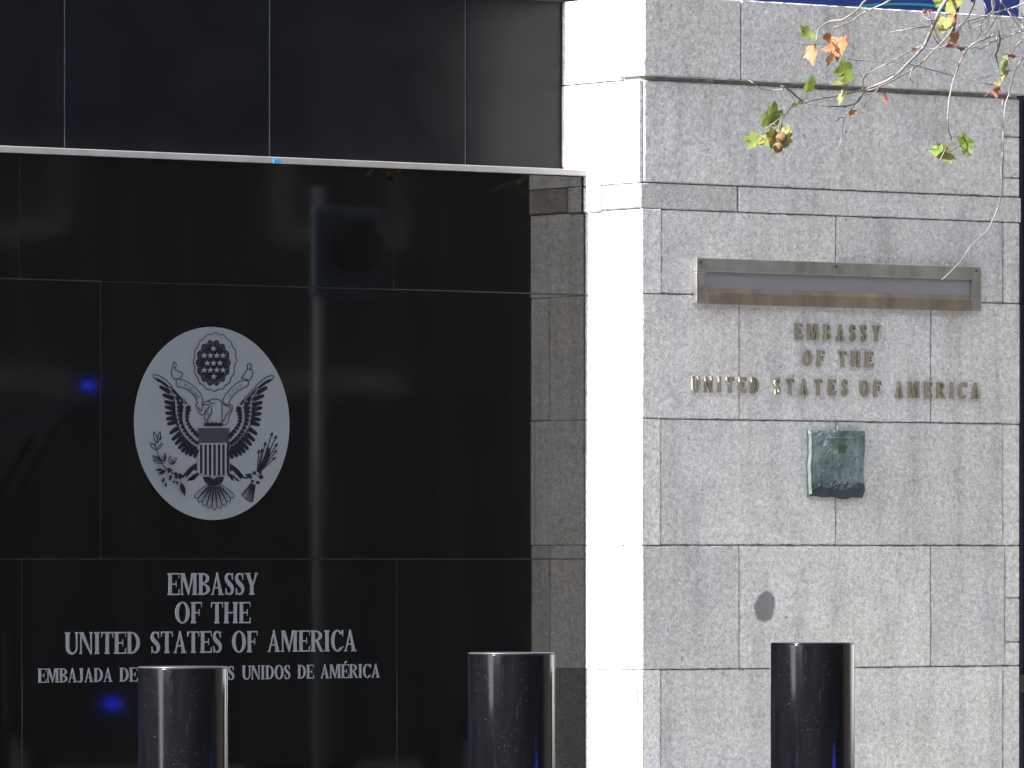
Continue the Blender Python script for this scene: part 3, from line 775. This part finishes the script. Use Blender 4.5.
# olive branch ----------------------------------------------------------------
ob = Flat(B0)
ob.line([(155, 190), (168, 240), (188, 290), (210, 340), (236, 385), (290, 425), (345, 460)], .9, cB)
for a, b, w in [((165, 240), (118, 185), 3.0), ((170, 190), (145, 95), 2.8), ((175, 180), (195, 95), 2.6), ((172, 240), (212, 190), 1.8), ((212, 335), (130, 290), 3.0), ((214, 350), (135, 325), 2.6), ((220, 345), (232, 268), 2.6), ((272, 360), (268, 292), 2.4), ((280, 362), (322, 305), 2.8)]:
    ob.leaf_out(a, b, w*1.1, .75, cB)
for a, b, w in [((196, 130), (188, 165), 1.6), ((150, 190), (128, 200), 1.0), ((216, 335), (140, 295), 1.4), ((222, 340), (232, 280), 1.6), ((210, 400), (148, 405), 2.2), ((235, 405), (175, 440), 3.2), ((222, 465), (206, 510), 2.4), ((235, 505), (232, 545), 2.0), ((355, 505), (390, 615), 4.2), ((285, 358), (310, 325), 1.6), ((240, 395), (290, 410), 3.0), ((262, 470), (285, 450), 3.0), ((295, 490), (305, 512), 2.6), ((320, 495), (330, 520), 2.4), ((300, 425), (330, 445), 2.6), ((340, 455), (375, 448), 2.8), ((250, 430), (270, 390), 2.2), ((270, 490), (262, 465), 2.0), ((335, 470), (365, 470), 2.2), ((308, 450), (322, 480), 2.0)]:
    ob.leaf(a, b, w*1.25, cB)
ob.build('olive_branch', M['engr'])
# arrows ------------------------------------------------------------------------
ar = Flat(B0)
for tx, ty in [(510, 105), (540, 130), (545, 190), (540, 240), (530, 292), (458, 180), (408, 240), (432, 232)]:
    bx, by = 395+(tx-400)*.16, 400; ar.line([(bx, by), (tx, ty)], 1.0, cA, smooth=False)
    dx, dy = tx-bx, ty-by; q = math.hypot(dx, dy); ux, uy = dx/q, dy/q
    ar.poly([(tx+ux*18, ty+uy*18), (tx-ux*18-uy*16, ty-uy*18+ux*16), (tx-ux*8, ty-uy*8), (tx-ux*18+uy*16, ty-uy*18-ux*16)], cA)
ar.poly([(402, 395), (428, 398), (478, 320), (500, 240), (480, 200), (455, 260), (440, 300)], cA)
for cx_, cy_, r in [(335, 425, 16), (375, 405, 14), (425, 440, 18), (400, 480, 16), (360, 470, 14), (420, 410, 12), (350, 440, 10)]:
    ar.poly([(cx_+r*math.cos(t), cy_+r*.85*math.sin(t)) for t in [2*math.pi*i/10 for i in range(10)]], cA)
ar.line([(312, 430), (345, 412), (395, 425), (440, 425)], .6, cA)
for i in range(7):
    u = i/6; ar.line([(352+u*28, 485+u*14), (275+u*86, 575+u*50+(14 if 1 < i < 6 else 0))], 1.05, cA, smooth=False)
ar.line([(275, 575), (300, 600), (330, 622), (361, 626)], .6, cA)
ar.build('arrows', M['engr'])

# ------------------------------------------------------------------ bronze display slot
x0, x1 = xf(697, 280, YF-.03), xf(981.5, 290, YF-.03)
zb_, zt_ = zat(697, 303.5, YF-.03), zat(697, 257.5, YF-.03)
ds = empty('display_case', ((x0+x1)/2, YF, zb_), 'long shallow bronze framed case with a grey panel above the bronze letters', 'display case')
DP = .03; H_ = zt_-zb_; fw = xf(707, 280, YF-.03)-x0
m_ = MB()
top = .30*H_; bot = .235*H_
m_.box(x0, x1, YF-DP, YF-.002, zt_-top, zt_, .003)
m_.box(x0, x0+fw, YF-DP+.0015, YF-.002, zb_+.0005, zt_-top-.0005, .003); m_.box(x1-fw, x1, YF-DP+.0015, YF-.002, zb_+.0005, zt_-top-.0005, .003)
m_.build('frame', M['frame'], ds)
m_ = MB(); m_.box(x0+fw+.0005, x1-fw-.0005, YF-DP+.001, YF-.002, zb_, zb_+bot, .003); m_.build('bottom_rail', M['frame_brown'], ds)
m_ = MB(); m_.box(x0+fw, x1-fw, YF-.016, YF-.004, zb_+bot, zt_-top); m_.build('back_panel', M['backpanel'], ds)
m_ = MB()
za, zb2 = zb_+bot+.001, zb_+bot+.022
m_.face([(x0+fw, YF-DP+.004, za), (x1-fw, YF-DP+.004, za), (x1-fw, YF-.0165, zb2), (x0+fw, YF-.0165, zb2)]); m_.build('sill', M['frame_brown'], ds)
for px in (700, 836, 976):
    m_ = MB(); p = at(px, 262+(px-694)*.031, YF-DP); m_.cyl((0, 0, 0), .005, .004, 12)
    bmesh.ops.transform(m_.bm, matrix=Matrix.Translation((p.x, YF-DP-.001, p.z)) @ Matrix.Rotation(R_(90), 4, 'X'), verts=m_.bm.verts[:])
    m_.build('screw', M['iron'], ds)

# ------------------------------------------------------------------ verdigris plaque
pq = empty('patina_plaque', tuple(at(838, 497, YF)), 'small green patinated bronze plaque below the bronze letters', 'plaque')
L0, L1 = xf(811, 460, YF-.03), xf(864.5, 460, YF-.03); Zt, Zb = zat(838, 430.5, YF-.03), zat(838, 497.5, YF-.03)
m_ = MB(); NX, NZ = 26, 34; gv = {}
def edge(v): return .0028*math.sin(v*9.5+.6)+.0015*math.sin(v*23)
for i in range(NX+1):
    for k in range(NZ+1):
        u, v = i/NX, k/NZ                              # v from bottom
        xx = L0+(L1-L0)*u+edge(v)*(1-u)+.004*math.sin(v*7+2)*u
        zz = Zb+(Zt-Zb)*v+(.004*math.sin(u*6.5+.4)+.003*math.sin(u*17))*(1-v)**3
        yy = YF-.029-.004*math.cos((u-.5)*math.pi)-.004*math.exp(-((v-.14)/.07)**2)+.016*max(0, .10-v)/.10+random.gauss(0, .0006)
        gv[i, k] = m_.bm.verts.new((xx, yy, zz))
for i in range(NX):
    for k in range(NZ): m_.bm.faces.new((gv[i, k], gv[i+1, k], gv[i+1, k+1], gv[i, k+1]))
bd = [e for e in m_.bm.edges if e.is_boundary]
r = bmesh.ops.extrude_edge_only(m_.bm, edges=bd)
for v in [g_ for g_ in r['geom'] if isinstance(g_, bmesh.types.BMVert)]: v.co.y = YF-.001
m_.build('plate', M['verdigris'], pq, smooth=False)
m_ = MB(); pts = [(L0-.0012+edge(k/20), Zb+(Zt-Zb)*k/20) for k in range(1, 20)]
for a, b in zip(pts[:-1], pts[1:]): m_.face([(a[0], YF-.033, a[1]), (a[0], YF-.004, a[1]), (b[0], YF-.004, b[1]), (b[0], YF-.033, b[1])])
m_.build('edge_strip', M['verd_pale'], pq, recalc=True)
p = at(841.5, 448.5, YF-.03); m_ = MB(); m_.box(p.x-.024, p.x+.024, YF-.0345, YF-.02, p.z-.018, p.z+.018, .003); m_.build('crest', M['verd_green'], pq)
m_ = MB()
for py, h, a, b in ((438, .0035, 826, 855), (440.3, .0025, 830, 853)):
    p, q = at(a, py, YF-.03), at(b, py, YF-.03); m_.box(p.x, q.x, YF-.0345, YF-.02, p.z-h, p.z+h, .001)
for k in range(5):
    p, q = at(820+(k % 2)*3, 457+k*4.6, YF-.03), at(857-(k % 3)*3, 457+k*4.6, YF-.03); m_.box(p.x, q.x, YF-.0338, YF-.02, p.z-.002, p.z+.002, .0005)
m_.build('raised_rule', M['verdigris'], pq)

# ------------------------------------------------------------------ bollards
YB = -3.0
labs = ['glossy black steel bollard hiding part of the Spanish line of the inscription', 'glossy black steel bollard before the corner of black wall and pale pier',
        'glossy black steel bollard before the grey granite front, below the dark knot']
DIA = 90*((YB-CAM.y)/ray(183, 600).y*FPX)/FPX
for i, (px, py) in enumerate(((183, 666.5), (511.5, 652.5), (812.5, 642.5))):
    p = at(px, py, YB); p.y = YB
    b = empty('bollard', (p.x, YB, gz(p.x)), labs[i], 'bollard', 'black bollards along the pavement')
    h = p.z-gz(p.x)
    m_ = MB(); m_.cyl((p.x, YB, gz(p.x)-.02), DIA/2, h+.02-.006, 96, bev=.002); m_.build('post', M['bollard'], b, smooth=True)
    m_ = MB(); m_.cyl((p.x, YB, gz(p.x)+h-.0058), DIA/2-.001, .006, 96, bev=.0025); m_.build('cap', M['bollard'] if i == 2 else M['rim'], b, smooth=True)
for o in list(bpy.data.objects):
    if o.name.startswith(('post', 'cap')) and o.type == 'MESH':
        o.data.set_sharp_from_angle(angle=R_(35))

# ------------------------------------------------------------------ things behind and beside the pier
sb = empty('blue_sign', (2.5, 2.2, 0), 'deep blue sign board with teal stripe behind the top of the pier', 'sign')
YS = 1.2
m_ = MB(); za = zat(860, 60, YS); m_.box(xf(752, 5, YS), xf(1075, 5, YS), YS, YS+.08, za, za+1.3, .004); m_.build('board', M['signblue'], sb)
m_ = MB()
pts = catmull([(850, 7.5), (880, 4.5), (910, 4.2), (935, 6), (952, 11), (962, 18)], 5)
for q in stroke(pts, 2.4): m_.face([tuple(Vector((at(x, y, YS).x, YS-.003, at(x, y, YS).z))) for x, y in q])
m_.build('stripe', M['signteal'], sb)
for a in ([(958, 14), (985, 14), (982, -6), (972, 3), (962, -8)], [(1018, 16), (1030, 16), (1034, -10), (1020, -10)]):
    m_ = MB(); m_.face([tuple(Vector((at(x, y, YS).x, YS-.003, at(x, y, YS).z))) for x, y in a]); m_.build('white_shape', M['signwhite'], sb)
for x in (xf(760, 5, YS), xf(1068, 5, YS)):
    m_ = MB(); m_.box(x-.03, x+.03, YS+.081, YS+.14, gz(2)-.2, za+1.2); m_.build('support_post', M['iron'], sb)
gt = empty('navy_gate', (XR+.9, .35, gz(XR)), 'dark navy metal gate just beyond the right edge of the pier', 'gate')
m_ = MB(); m_.box(XR+.012, XR+1.7, .02, .07, gz(XR)+.05, zat(1022, 92, .02), .004); m_.build('gate_panel', M['navy'], gt)
m_ = MB(); p = at(1020.5, 681, -.02); m_.box(XR+.006, p.x+.08, -.06, .018, p.z-.05, p.z+.03, .01); m_.box(XR+.002, XR+.02, -.10, -.06, p.z-.0, p.z+.04, .006); m_.build('latch', M['iron'], gt)
m_ = MB()
for k in range(10): m_.box(XR+.06+k*.16, XR+.075+k*.16, .005, .0195, gz(XR)+.1, zat(1022, 100, .02))
m_.build('rib', M['navy'], gt)

# ------------------------------------------------------------------ plane tree over the pier
tree = empty('plane_tree', (4.6, -2.9, gz(4.6)), 'plane tree with bare pale twigs and a few autumn leaves hanging before the pier', 'tree')
def c4(x, y): return (720+x/3.368, y/3.37)
YT = -1.35
def tp(p, dy=0): return at(p[0], p[1], YT+dy)
tk = MB()
tk.tube([(4.6, -2.9, gz(4.6)-.1), (4.62, -2.9, 1.5), (4.55, -2.85, 3.2), (4.5, -2.8, 5.2), (4.55, -2.8, 7.5)], .20, .11, 14)
tk.build('trunk', M['bark'], tree, smooth=True)
hub = at(1075, -95, YT)
lb = MB()
lb.tube(catmull([(4.5, -2.8, 4.6), (4.0, -2.2, 5.05), (hub.x+.25, YT-.2, hub.z+.25), tuple(hub)], 6), .06, .022, 9)
for a, b in (((4.52, -2.8, 5.4), (6.2, -3.4, 7.5)), ((4.5, -2.8, 5.8), (3.2, -4.2, 7.8)), ((4.55, -2.8, 6.6), (5.2, -1.4, 8.6))):
    a, b = Vector(a), Vector(b); lb.tube([a, a.lerp(b, .5)+Vector((0, 0, .2)), b], .06, .02, 8)
lb.build('limb', M['bark'], tree, smooth=True)
def twig(pts, r0, r1, dark=False, dy=0, f=c4, wob=0):
    q = [f(*p) for p in pts]
    q = catmull(q, 5)
    n = len(q); V = []
    for i, p in enumerate(q):
        V.append(at(p[0]+random.uniform(-.35, .35), p[1]+random.uniform(-.35, .35), YT+dy+.10*math.sin(i*.37+len(pts))))
    mb = MB(); mb.tube(V, r0, r1, 6)
    # small knots
    for i in range(2, n-1, 3):
        if random.random() < .5:
            d = Vector((random.uniform(-1, 1), random.uniform(-1, 1), random.uniform(-1, .6))).normalized()
            mb.tube([V[i], V[i]+d*random.uniform(.006, .02)], r1*.9, r1*.5, 5)
    return mb.build('twig', M['bark_dark'] if dark else M['bark'], tree, smooth=True)
K = .0042
TW = [([(1180, -330), (1000, -230), (850, -90), (760, 0), (722, 80), (690, 150), (640, 207), (580, 262), (500, 297), (400, 320), (290, 342)], 3.2, .9, 0, 0),
      ([(770, -20), (790, 60), (772, 115), (720, 170), (660, 225), (560, 282), (500, 305)], 1.6, .8, 0, -.05),
      ([(1100, -260), (800, -160), (560, -60), (490, 0), (460, 35), (415, 65), (370, 72), (332, 100), (324, 140)], 1.8, .7, 0, .1),
      ([(800, -150), (640, -40), (575, 0), (530, 22), (470, 50), (440, 76), (380, 92)], 1.6, .7, 0, .06),
      ([(715, 88), (640, 97), (570, 109)], 1.0, .6, 0, .05),
      ([(690, 150), (655, 165), (600, 195), (540, 225), (490, 255), (480, 300)], 1.1, .6, 0, 0),
      ([(920, 120), (860, 145), (832, 170), (800, 232), (772, 330), (768, 430), (779, 470), (760, 500), (740, 545)], 1.4, .6, 0, -.12),
      ([(500, 297), (470, 330), (440, 370), (420, 395), (412, 440), (400, 500)], 1.0, .45, 0, .03),
      ([(540, 288), (515, 320), (490, 352), (480, 380)], .8, .45, 0, .0),
      ([(490, 300), (455, 350), (390, 358), (320, 353), (280, 342), (235, 305), (205, 288)], .8, 1.1, 1, .02),
      ([(215, 292), (205, 302), (150, 302), (120, 285), (95, 268)], .8, .5, 0, .02),
      ([(290, 342), (245, 358), (225, 380), (210, 405), (204, 440)], 1.0, .6, 1, .02),
      ([(225, 380), (180, 415), (140, 440)], .8, .5, 0, .02),
      ([(430, 200), (520, 208), (620, 213), (700, 232), (790, 256), (860, 275), (930, 287)], .5, .7, 1, .5),
      ([(190, 138), (300, 150), (380, 148)], .35, .35, 1, .7),
      ([(1060, -200), (930, -40), (922, 50), (944, 130), (930, 185), (938, 222)], 1.8, .7, 1, -.08),
      ([(1010, -120), (960, -20), (945, 0), (975, 40), (1012, 70), (1030, 130), (1050, 170)], 1.3, .7, 0, .05),
      ([(1070, -10), (1000, 20), (900, 52), (820, 76), (790, 100)], 1.3, .7, 0, -.1),
      ([(1060, 95), (1000, 110), (960, 125), (910, 145), (880, 166)], 1.1, .7, 0, 0),
      ([(920, 118), (870, 140), (830, 158), (760, 160), (700, 166)], 1.0, .5, 0, -.05),
      ([(1080, 60), (1024, 125), (990, 165), (965, 205), (958, 245)], 1.2, .6, 0, .08),
      ([(1080, 90), (1024, 95), (960, 118), (900, 122)], .7, .5, 1, .2),
      ([(930, 290), (905, 312), (885, 335)], .5, .35, 0, 0), ([(840, 275), (880, 262), (930, 250)], .5, .35, 0, .1),
      ([(870, -60), (850, 30), (820, 75), (800, 110), (770, 145)], 1.3, .6, 1, .1), ([(910, -50), (925, 20), (890, 60), (830, 85)], 1.2, .5, 0, -.14),
      ([(950, -40), (940, 40), (900, 110), (885, 140)], 1.0, .5, 1, .15),
      ([(700, 40), (720, 90), (745, 140), (810, 165)], .8, .5, 0, .04),
      ([(560, 280), (600, 300), (640, 330)], .35, .3, 0, .2)]
for pts, a, b, dk, dy in TW: twig(pts, a*K*.8, b*K*.8, dk, dy)
FINE = [[(724, 70), (690, 60), (680, 40), (690, 30)], [(735, 150), (720, 120), (700, 60)], [(770, 145), (745, 160), (735, 150), (740, 130)], [(930, 120), (935, 160), (925, 195), (935, 215)],
        [(1000, 20), (1015, 45), (1024, 60)], [(960, 20), (985, 60), (1010, 90)], [(945, 60), (905, 75), (860, 90), (838, 110)], [(905, 45), (880, 80), (880, 110), (866, 130)],
        [(975, 170), (990, 185), (1000, 175)], [(958, 190), (975, 200), (985, 190)], [(640, 207), (610, 240), (585, 250), (560, 262)], [(480, 260), (470, 245)], [(440, 370), (448, 380)],
        [(420, 395), (400, 400), (392, 408)], [(880, 166), (860, 160), (845, 170)], [(650, 225), (640, 260), (655, 280)], [(850, 30), (835, 60), (845, 100)], [(890, 10), (905, 60), (895, 100), (905, 130)],
        [(985, 165), (1000, 150), (1024, 140)], [(760, 40), (780, 90), (770, 120)], [(730, 290), (745, 285)], [(952, 335), (950, 450), (946, 560), (947, 600)]]
for i, q_ in enumerate(FINE): twig(q_, .55*K, .32*K, i % 3 == 1, random.uniform(-.1, .15))
idp = lambda x, y: (x, y)
twig([(1040, 40), (1018, 65), (1010, 90), (1004, 115), (1002, 160), (1001, 195), (989, 228), (972, 245), (960, 262), (942, 280)], .9*K, .5*K, False, .25, idp)
twig([(1003, 100), (1003, 125), (1003, 165)], .6*K, .35*K, True, .3, idp)
OUT = [(0, -.02), (.12, .06), (.34, .0), (.52, .10), (.47, .25), (.52, .36), (.70, .52), (.56, .60), (.50, .72), (.36, .68), (.27, .84), (.12, .96), (0, 1.06)]
def leaf(px, py, size, ang, mat, dy=0, tilt=.3, yaw=.3, fold=.25, narrow=1.0, curl=.3):
    mb = MB(); s = size*K*.97
    pts = [(x*narrow, y) for x, y in OUT]+[(-x*narrow, y) for x, y in OUT[-2:0:-1]]
    pts = [(x*random.uniform(.86, 1.14), y*random.uniform(.92, 1.08)) for x, y in pts]
    ctr = mb.bm.verts.new((0, 0, 0)); co = (0, .42)
    def P(x, y): return Vector((x*s, -(abs(x)*fold+curl*y*y*.5+random.uniform(-.03, .03))*s, (y-.5)*s))
    ctr.co = P(*co)
    ring_ = [mb.bm.verts.new(P(x, y)) for x, y in pts]; mid = [mb.bm.verts.new(P(x*.5, co[1]+(y-co[1])*.5)) for x, y in pts]
    n = len(pts)
    for i in range(n):
        j = (i+1) % n; mb.bm.faces.new((ring_[i], ring_[j], mid[j], mid[i])); mb.bm.faces.new((mid[i], mid[j], ctr))
    st_ = [P(0, 0), P(0, -.2)+Vector((.02*s, 0, 0)), P(.05, -.42)]
    mb.tube(st_, .02*s, .014*s, 5)
    c = at(px, py, YT+dy)
    Mx = Matrix.Translation(c) @ Matrix.Rotation(-TH, 4, 'Z') @ Matrix.Rotation(R_(ang), 4, 'Y') @ Matrix.Rotation(tilt, 4, 'X') @ Matrix.Rotation(yaw, 4, 'Z')
    bmesh.ops.transform(mb.bm, matrix=Mx, verts=mb.bm.verts[:])
    return mb.build('leaf', M[mat], tree, smooth=True, recalc=False)
LV = [(290, 118, 15, 240, 'leaf_green', .1, .5, .3, .3, 1), (295, 282, 19, 5, 'leaf_green', 0, .4, .9, .3, .9), (415, 244, 20, 265, 'leaf_green', .0, .2, .1, .2, 1),
      (165, 385, 26, 8, 'leaf_green', 0, .3, .7, .3, .85), (120, 482, 22, 215, 'leaf_green', 0, .4, .6, .4, .8), (835, 483, 19, 75, 'leaf_green', -.1, .6, .2, .2, 1),
      (752, 522, 20, 245, 'leaf_yellow', -.1, .5, .3, .2, 1), (733, 510, 15, 190, 'leaf_green', -.1, .5, .6, .2, .9), (965, 215, 19, 185, 'leaf_green', .05, .2, 1.0, .3, .7), (962, 255, 14, 200, 'leaf_yellow', .05, .2, .9, .3, .7),
      (198, 478, 25, 185, 'leaf_yellow', .03, .2, .2, .3, 1), (222, 462, 22, 165, 'leaf_yellow', .04, .3, .6, .3, .8), (175, 470, 22, 200, 'leaf_yellow', .04, .3, -.6, .3, .8),
      (320, 183, 21, 172, 'leaf_orange', .1, .15, .85, .5, .75), (410, 165, 26, 185, 'leaf_orange', .08, .2, .75, .6, .9), (378, 205, 17, 205, 'leaf_orange', .08, .2, .9, .5, .6),
      (358, 132, 12, 270, 'leaf_orange', .1, .5, .4, .5, .8), (448, 383, 9, 200, 'leaf_orange', 0, .3, .5, .5, .9), (562, 330, 11, 150, 'leaf_brown', 0, .3, .9, .5, .7),
      (400, 288, 18, 255, 'leaf_yellow', 0, .3, 1.1, .5, .5), (418, 328, 18, 195, 'leaf_yellow', 0, .2, 1.1, .5, .55), (250, 357, 7, 270, 'leaf_green', 0, .4, .5, .3, .8), (274, 342, 7, 60, 'leaf_green', 0, .4, .5, .3, .8),
      (790, 6, 24, 90, 'leaf_yellow', -.05, .7, .2, .3, .9), (762, 88, 20, 200, 'leaf_yellow', -.05, .3, .7, .4, .9), (795, 75, 22, 180, 'leaf_brown', -.05, .2, .9, .6, .7), (797, 130, 15, 175, 'leaf_orange', -.05, .3, .7, .5, .8),
      (936, 312, 12, 180, 'leaf_brown', .05, .2, .7, .5, .9), (935, 285, 9, 200, 'leaf_yellow', .05, .3, .6, .4, .8), (775, 160, 13, 260, 'leaf_brown', 0, .5, 1.0, .6, .5), (812, 158, 11, 100, 'leaf_brown', 0, .5, 1.0, .6, .5),
      (700, 45, 14, 250, 'leaf_brown', 0, .5, 1.0, .6, .5), (655, 170, 7, 250, 'leaf_brown', 0, .5, .8, .6, .6), (985, 185, 11, 100, 'leaf_brown', 0, .5, 1.0, .6, .5), (740, 8, 14, 210, 'leaf_green', .05, .3, .4, .3, .9)]
for (x, y, sz, an, mt, dy, ti, ya, fo, na) in LV:
    p = c4(x, y); leaf(p[0], p[1], sz, an, mt, dy, ti, ya, fo, na)
for (x, y, r) in ((207, 465, 5.6), (196, 497, 5.0), (139, 475, 3.8)):
    p = c4(x, y); c = at(p[0], p[1], YT-.02); m_ = MB(); t_ = bmesh.new(); bmesh.ops.create_icosphere(t_, subdivisions=4, radius=r*K)
    for v in t_.verts: v.co *= 1+random.uniform(-.06, .06)
    m_.merge(t_, Matrix.Translation(c)); m_.build('seed_ball', M['ball'], tree, smooth=True)
# crown above the picture, seen only in reflections or from the side
cr = MB(); rnd = random.Random(3)
for i in range(1500):
    c = Vector((4.7+rnd.gauss(0, 1.3), -3.0+rnd.gauss(0, 1.1), 7.6+rnd.gauss(0, .8))); a = Vector((rnd.uniform(-1, 1), rnd.uniform(-1, 1), rnd.uniform(-1, 1))).normalized()
    b = a.orthogonal().normalized(); s_ = rnd.uniform(.06, .11)
    cr.face([c-a*s_, c+b*s_*.7, c+a*s_, c-b*s_*.7])
cr.build('crown', M['leaf_yellow'], tree)

# ------------------------------------------------------------------ the street seen only in the polish
ts = empty('traffic_signal', (-1.45+.68*4.2, -4.2, 0), 'traffic signal with dark round lens on a steel pole, mirrored in the black wall', 'traffic signal')
def mir(px, py, t):                                     # where a thing must stand to be mirrored at a spot of the wall
    d = ray(px, py); k = (t-CAM.y)/d.y; p = CAM+d*k; return Vector((p.x, -t, p.z))
t_ = 3.9; p = mir(320, 300, t_); pt = mir(320, 200, t_); ts.location = (p.x, p.y, gz(p.x))
m_ = MB(); m_.cyl((p.x, p.y, gz(p.x)), .038, pt.z-gz(p.x)+.06, 20); m_.build('pole', M['steel'], ts, smooth=True)
a, b = mir(304, 207, t_), mir(371, 298, t_)
sw = (b.x-a.x); m_ = MB(); m_.box(a.x, b.x, p.y+.05, p.y+.09, b.z, a.z, .02); m_.build('backboard', M['sigblue'], ts)
c = mir(341, 248, t_)
m_ = MB(); t2 = bmesh.new(); bmesh.ops.create_cone(t2, cap_ends=True, segments=32, radius1=.125, radius2=.115, depth=.09)
m_.merge(t2, Matrix.Translation((c.x, p.y+.135, c.z)) @ Matrix.Rotation(R_(90), 4, 'X')); m_.build('lens', M['lens'], ts)
def van(loc, rz, label, side_x=.4, side_z=.9):
    v = empty('police_van', (0, 0, 0), label, 'van', 'dark vans parked in the street')
    prof = [(-2.6, .35), (2.35, .35), (2.55, .55), (2.55, 1.0), (2.35, 1.25), (1.75, 1.4), (1.15, 2.25), (.9, 2.38), (-2.45, 2.42), (-2.6, 2.2)]
    m_ = MB(); f = m_.face([(x, -.95, z) for x, z in prof]); r = bmesh.ops.extrude_face_region(m_.bm, geom=[f])
    bmesh.ops.translate(m_.bm, verts=[q for q in r['geom'] if isinstance(q, bmesh.types.BMVert)], vec=(0, 1.9, 0))
    bmesh.ops.bevel(m_.bm, geom=m_.bm.edges[:], offset=.05, segments=2, affect='EDGES'); m_.build('body', M['vanpaint'], v)
    m_ = MB(); m_.face([(1.22, -.8, 2.16), (1.72, -.86, 1.47), (1.72, .86, 1.47), (1.22, .8, 2.16)])
    bmesh.ops.translate(m_.bm, verts=m_.bm.verts[:], vec=(.025, 0, .02)); m_.build('windscreen', M['fglass'], v)
    for sg in (-1, 1):
        for xa, xb in ((.1, 1.15), (-1.2, 0), (-2.4, -1.3)):
            m_ = MB(); m_.box(xa, xb, sg*.957-.006, sg*.957+.006, 1.45, 2.1, .004); m_.build('side_window', M['fglass'], v)
        for x in (-1.7, 1.6):
            m_ = MB(); t2 = bmesh.new(); bmesh.ops.create_cone(t2, cap_ends=True, segments=28, radius1=.34, radius2=.34, depth=.22)
            m_.merge(t2, Matrix.Translation((x, sg*.88, .34)) @ Matrix.Rotation(R_(90), 4, 'X')); wh = m_.build('wheel', M['rubber'], v)
            m_ = MB(); t2 = bmesh.new(); bmesh.ops.create_cone(t2, cap_ends=True, segments=28, radius1=.2, radius2=.2, depth=.02)
            m_.merge(t2, Matrix.Translation((x, sg*1.0, .34)) @ Matrix.Rotation(R_(90), 4, 'X')); m_.build('hubcap', M['rimsteel'], wh)
        m_ = MB(); m_.box(2.53, 2.57, sg*.7-.14, sg*.7+.14, .8, 1.0, .01); m_.build('headlight', M['signwhite'], v)
    m_ = MB(); m_.cyl((.55, -.3, 2.437), .034, .026, 20, bev=.008); m_.build('beacon', M['beacon'], v)
    for q in (-.42, .1, .6):
            m_ = MB(); m_.box(2.55, 2.575, q-.14, q+.14, .58, .98, .005); m_.build('grille_light', M['grille'], v)
    m_ = MB(); m_.box(side_x-.035, side_x+.035, -.975, -.951, side_z-.016, side_z+.016, .005); m_.build('side_lamp', M['beacon'], v)
    v.location = loc; v.rotation_euler = (0, 0, rz); return v
a = mir(90, 382, 8.7); b = mir(114, 705, 8.03)
vx, vz = a.x+.55, a.z-2.46
van((vx, -9.0, vz), R_(180), 'dark van with blue beacon mirrored in the black wall beside the emblem', vx-b.x, b.z-vz)
van((-18.6, -6.4, gz(-18.6)-.16), 0, 'dark van with blue grille light mirrored in the black bollards')
ob_ = empty('street_building', (0, -46, 0), 'brown brick building across the street, mirrored in the black wall', 'building')
m_ = MB(); m_.box(-117.5, 60, -58, -46, -6, 30); m_.build('wall', M['facade'], ob_)
for i in range(24):
    for k in range(4):
        x, z = -67+i*4.9, 2.6+k*4.1
        m_ = MB(); m_.box(x-.95, x+.95, -46.02, -45.9, z-1.3, z+1.3); w_ = m_.build('window', M['fstone'], ob_)
        m_ = MB(); m_.box(x-.75, x+.75, -45.99, -45.88, z-1.1, z+1.1); m_.build('pane', M['fglass'], w_)
eb = empty('added_end_block', (-118, -12, 0), 'unseen building added at the far end of the street to darken the bollard reflections', 'building')
m_ = MB(); m_.box(-130, -118, -58, -10, -6, 30); m_.build('wall', M['facade'], eb)  # added out of view to keep bright sky out of the bollard reflections
for k in range(4):
    for i in range(5):
        y, z = -40+i*6, 2.5+k*3.6
        m_ = MB(); m_.box(-118.1, -117.97, y-.9, y+.9, z-1.1, z+1.1); w_ = m_.build('window', M['fstone'], eb)
        m_ = MB(); m_.box(-118.1, -117.94, y-.75, y+.75, z-.95, z+.95); m_.build('pane', M['fglass'], w_)
cb = empty('added_corner_block', (66, -25, 0), 'unseen brown building added at the upper end of the street to block sky from the bollards', 'building')
m_ = MB(); m_.box(60.5, 74, -58, -4.6, -6, 26); m_.build('wall', M['facade'], cb)  # added out of view; blocks the sky mirrored along the bollards' right edges
for k in range(4):
    for i in range(7):
        y, z = -46+i*6, 3.2+k*3.8
        m_ = MB(); m_.box(60.38, 60.6, y-.9, y+.9, z-1.1, z+1.1); w_ = m_.build('window', M['fstone'], cb)
        m_ = MB(); m_.box(60.35, 60.6, y-.75, y+.75, z-.95, z+.95); m_.build('pane', M['fglass'], w_)
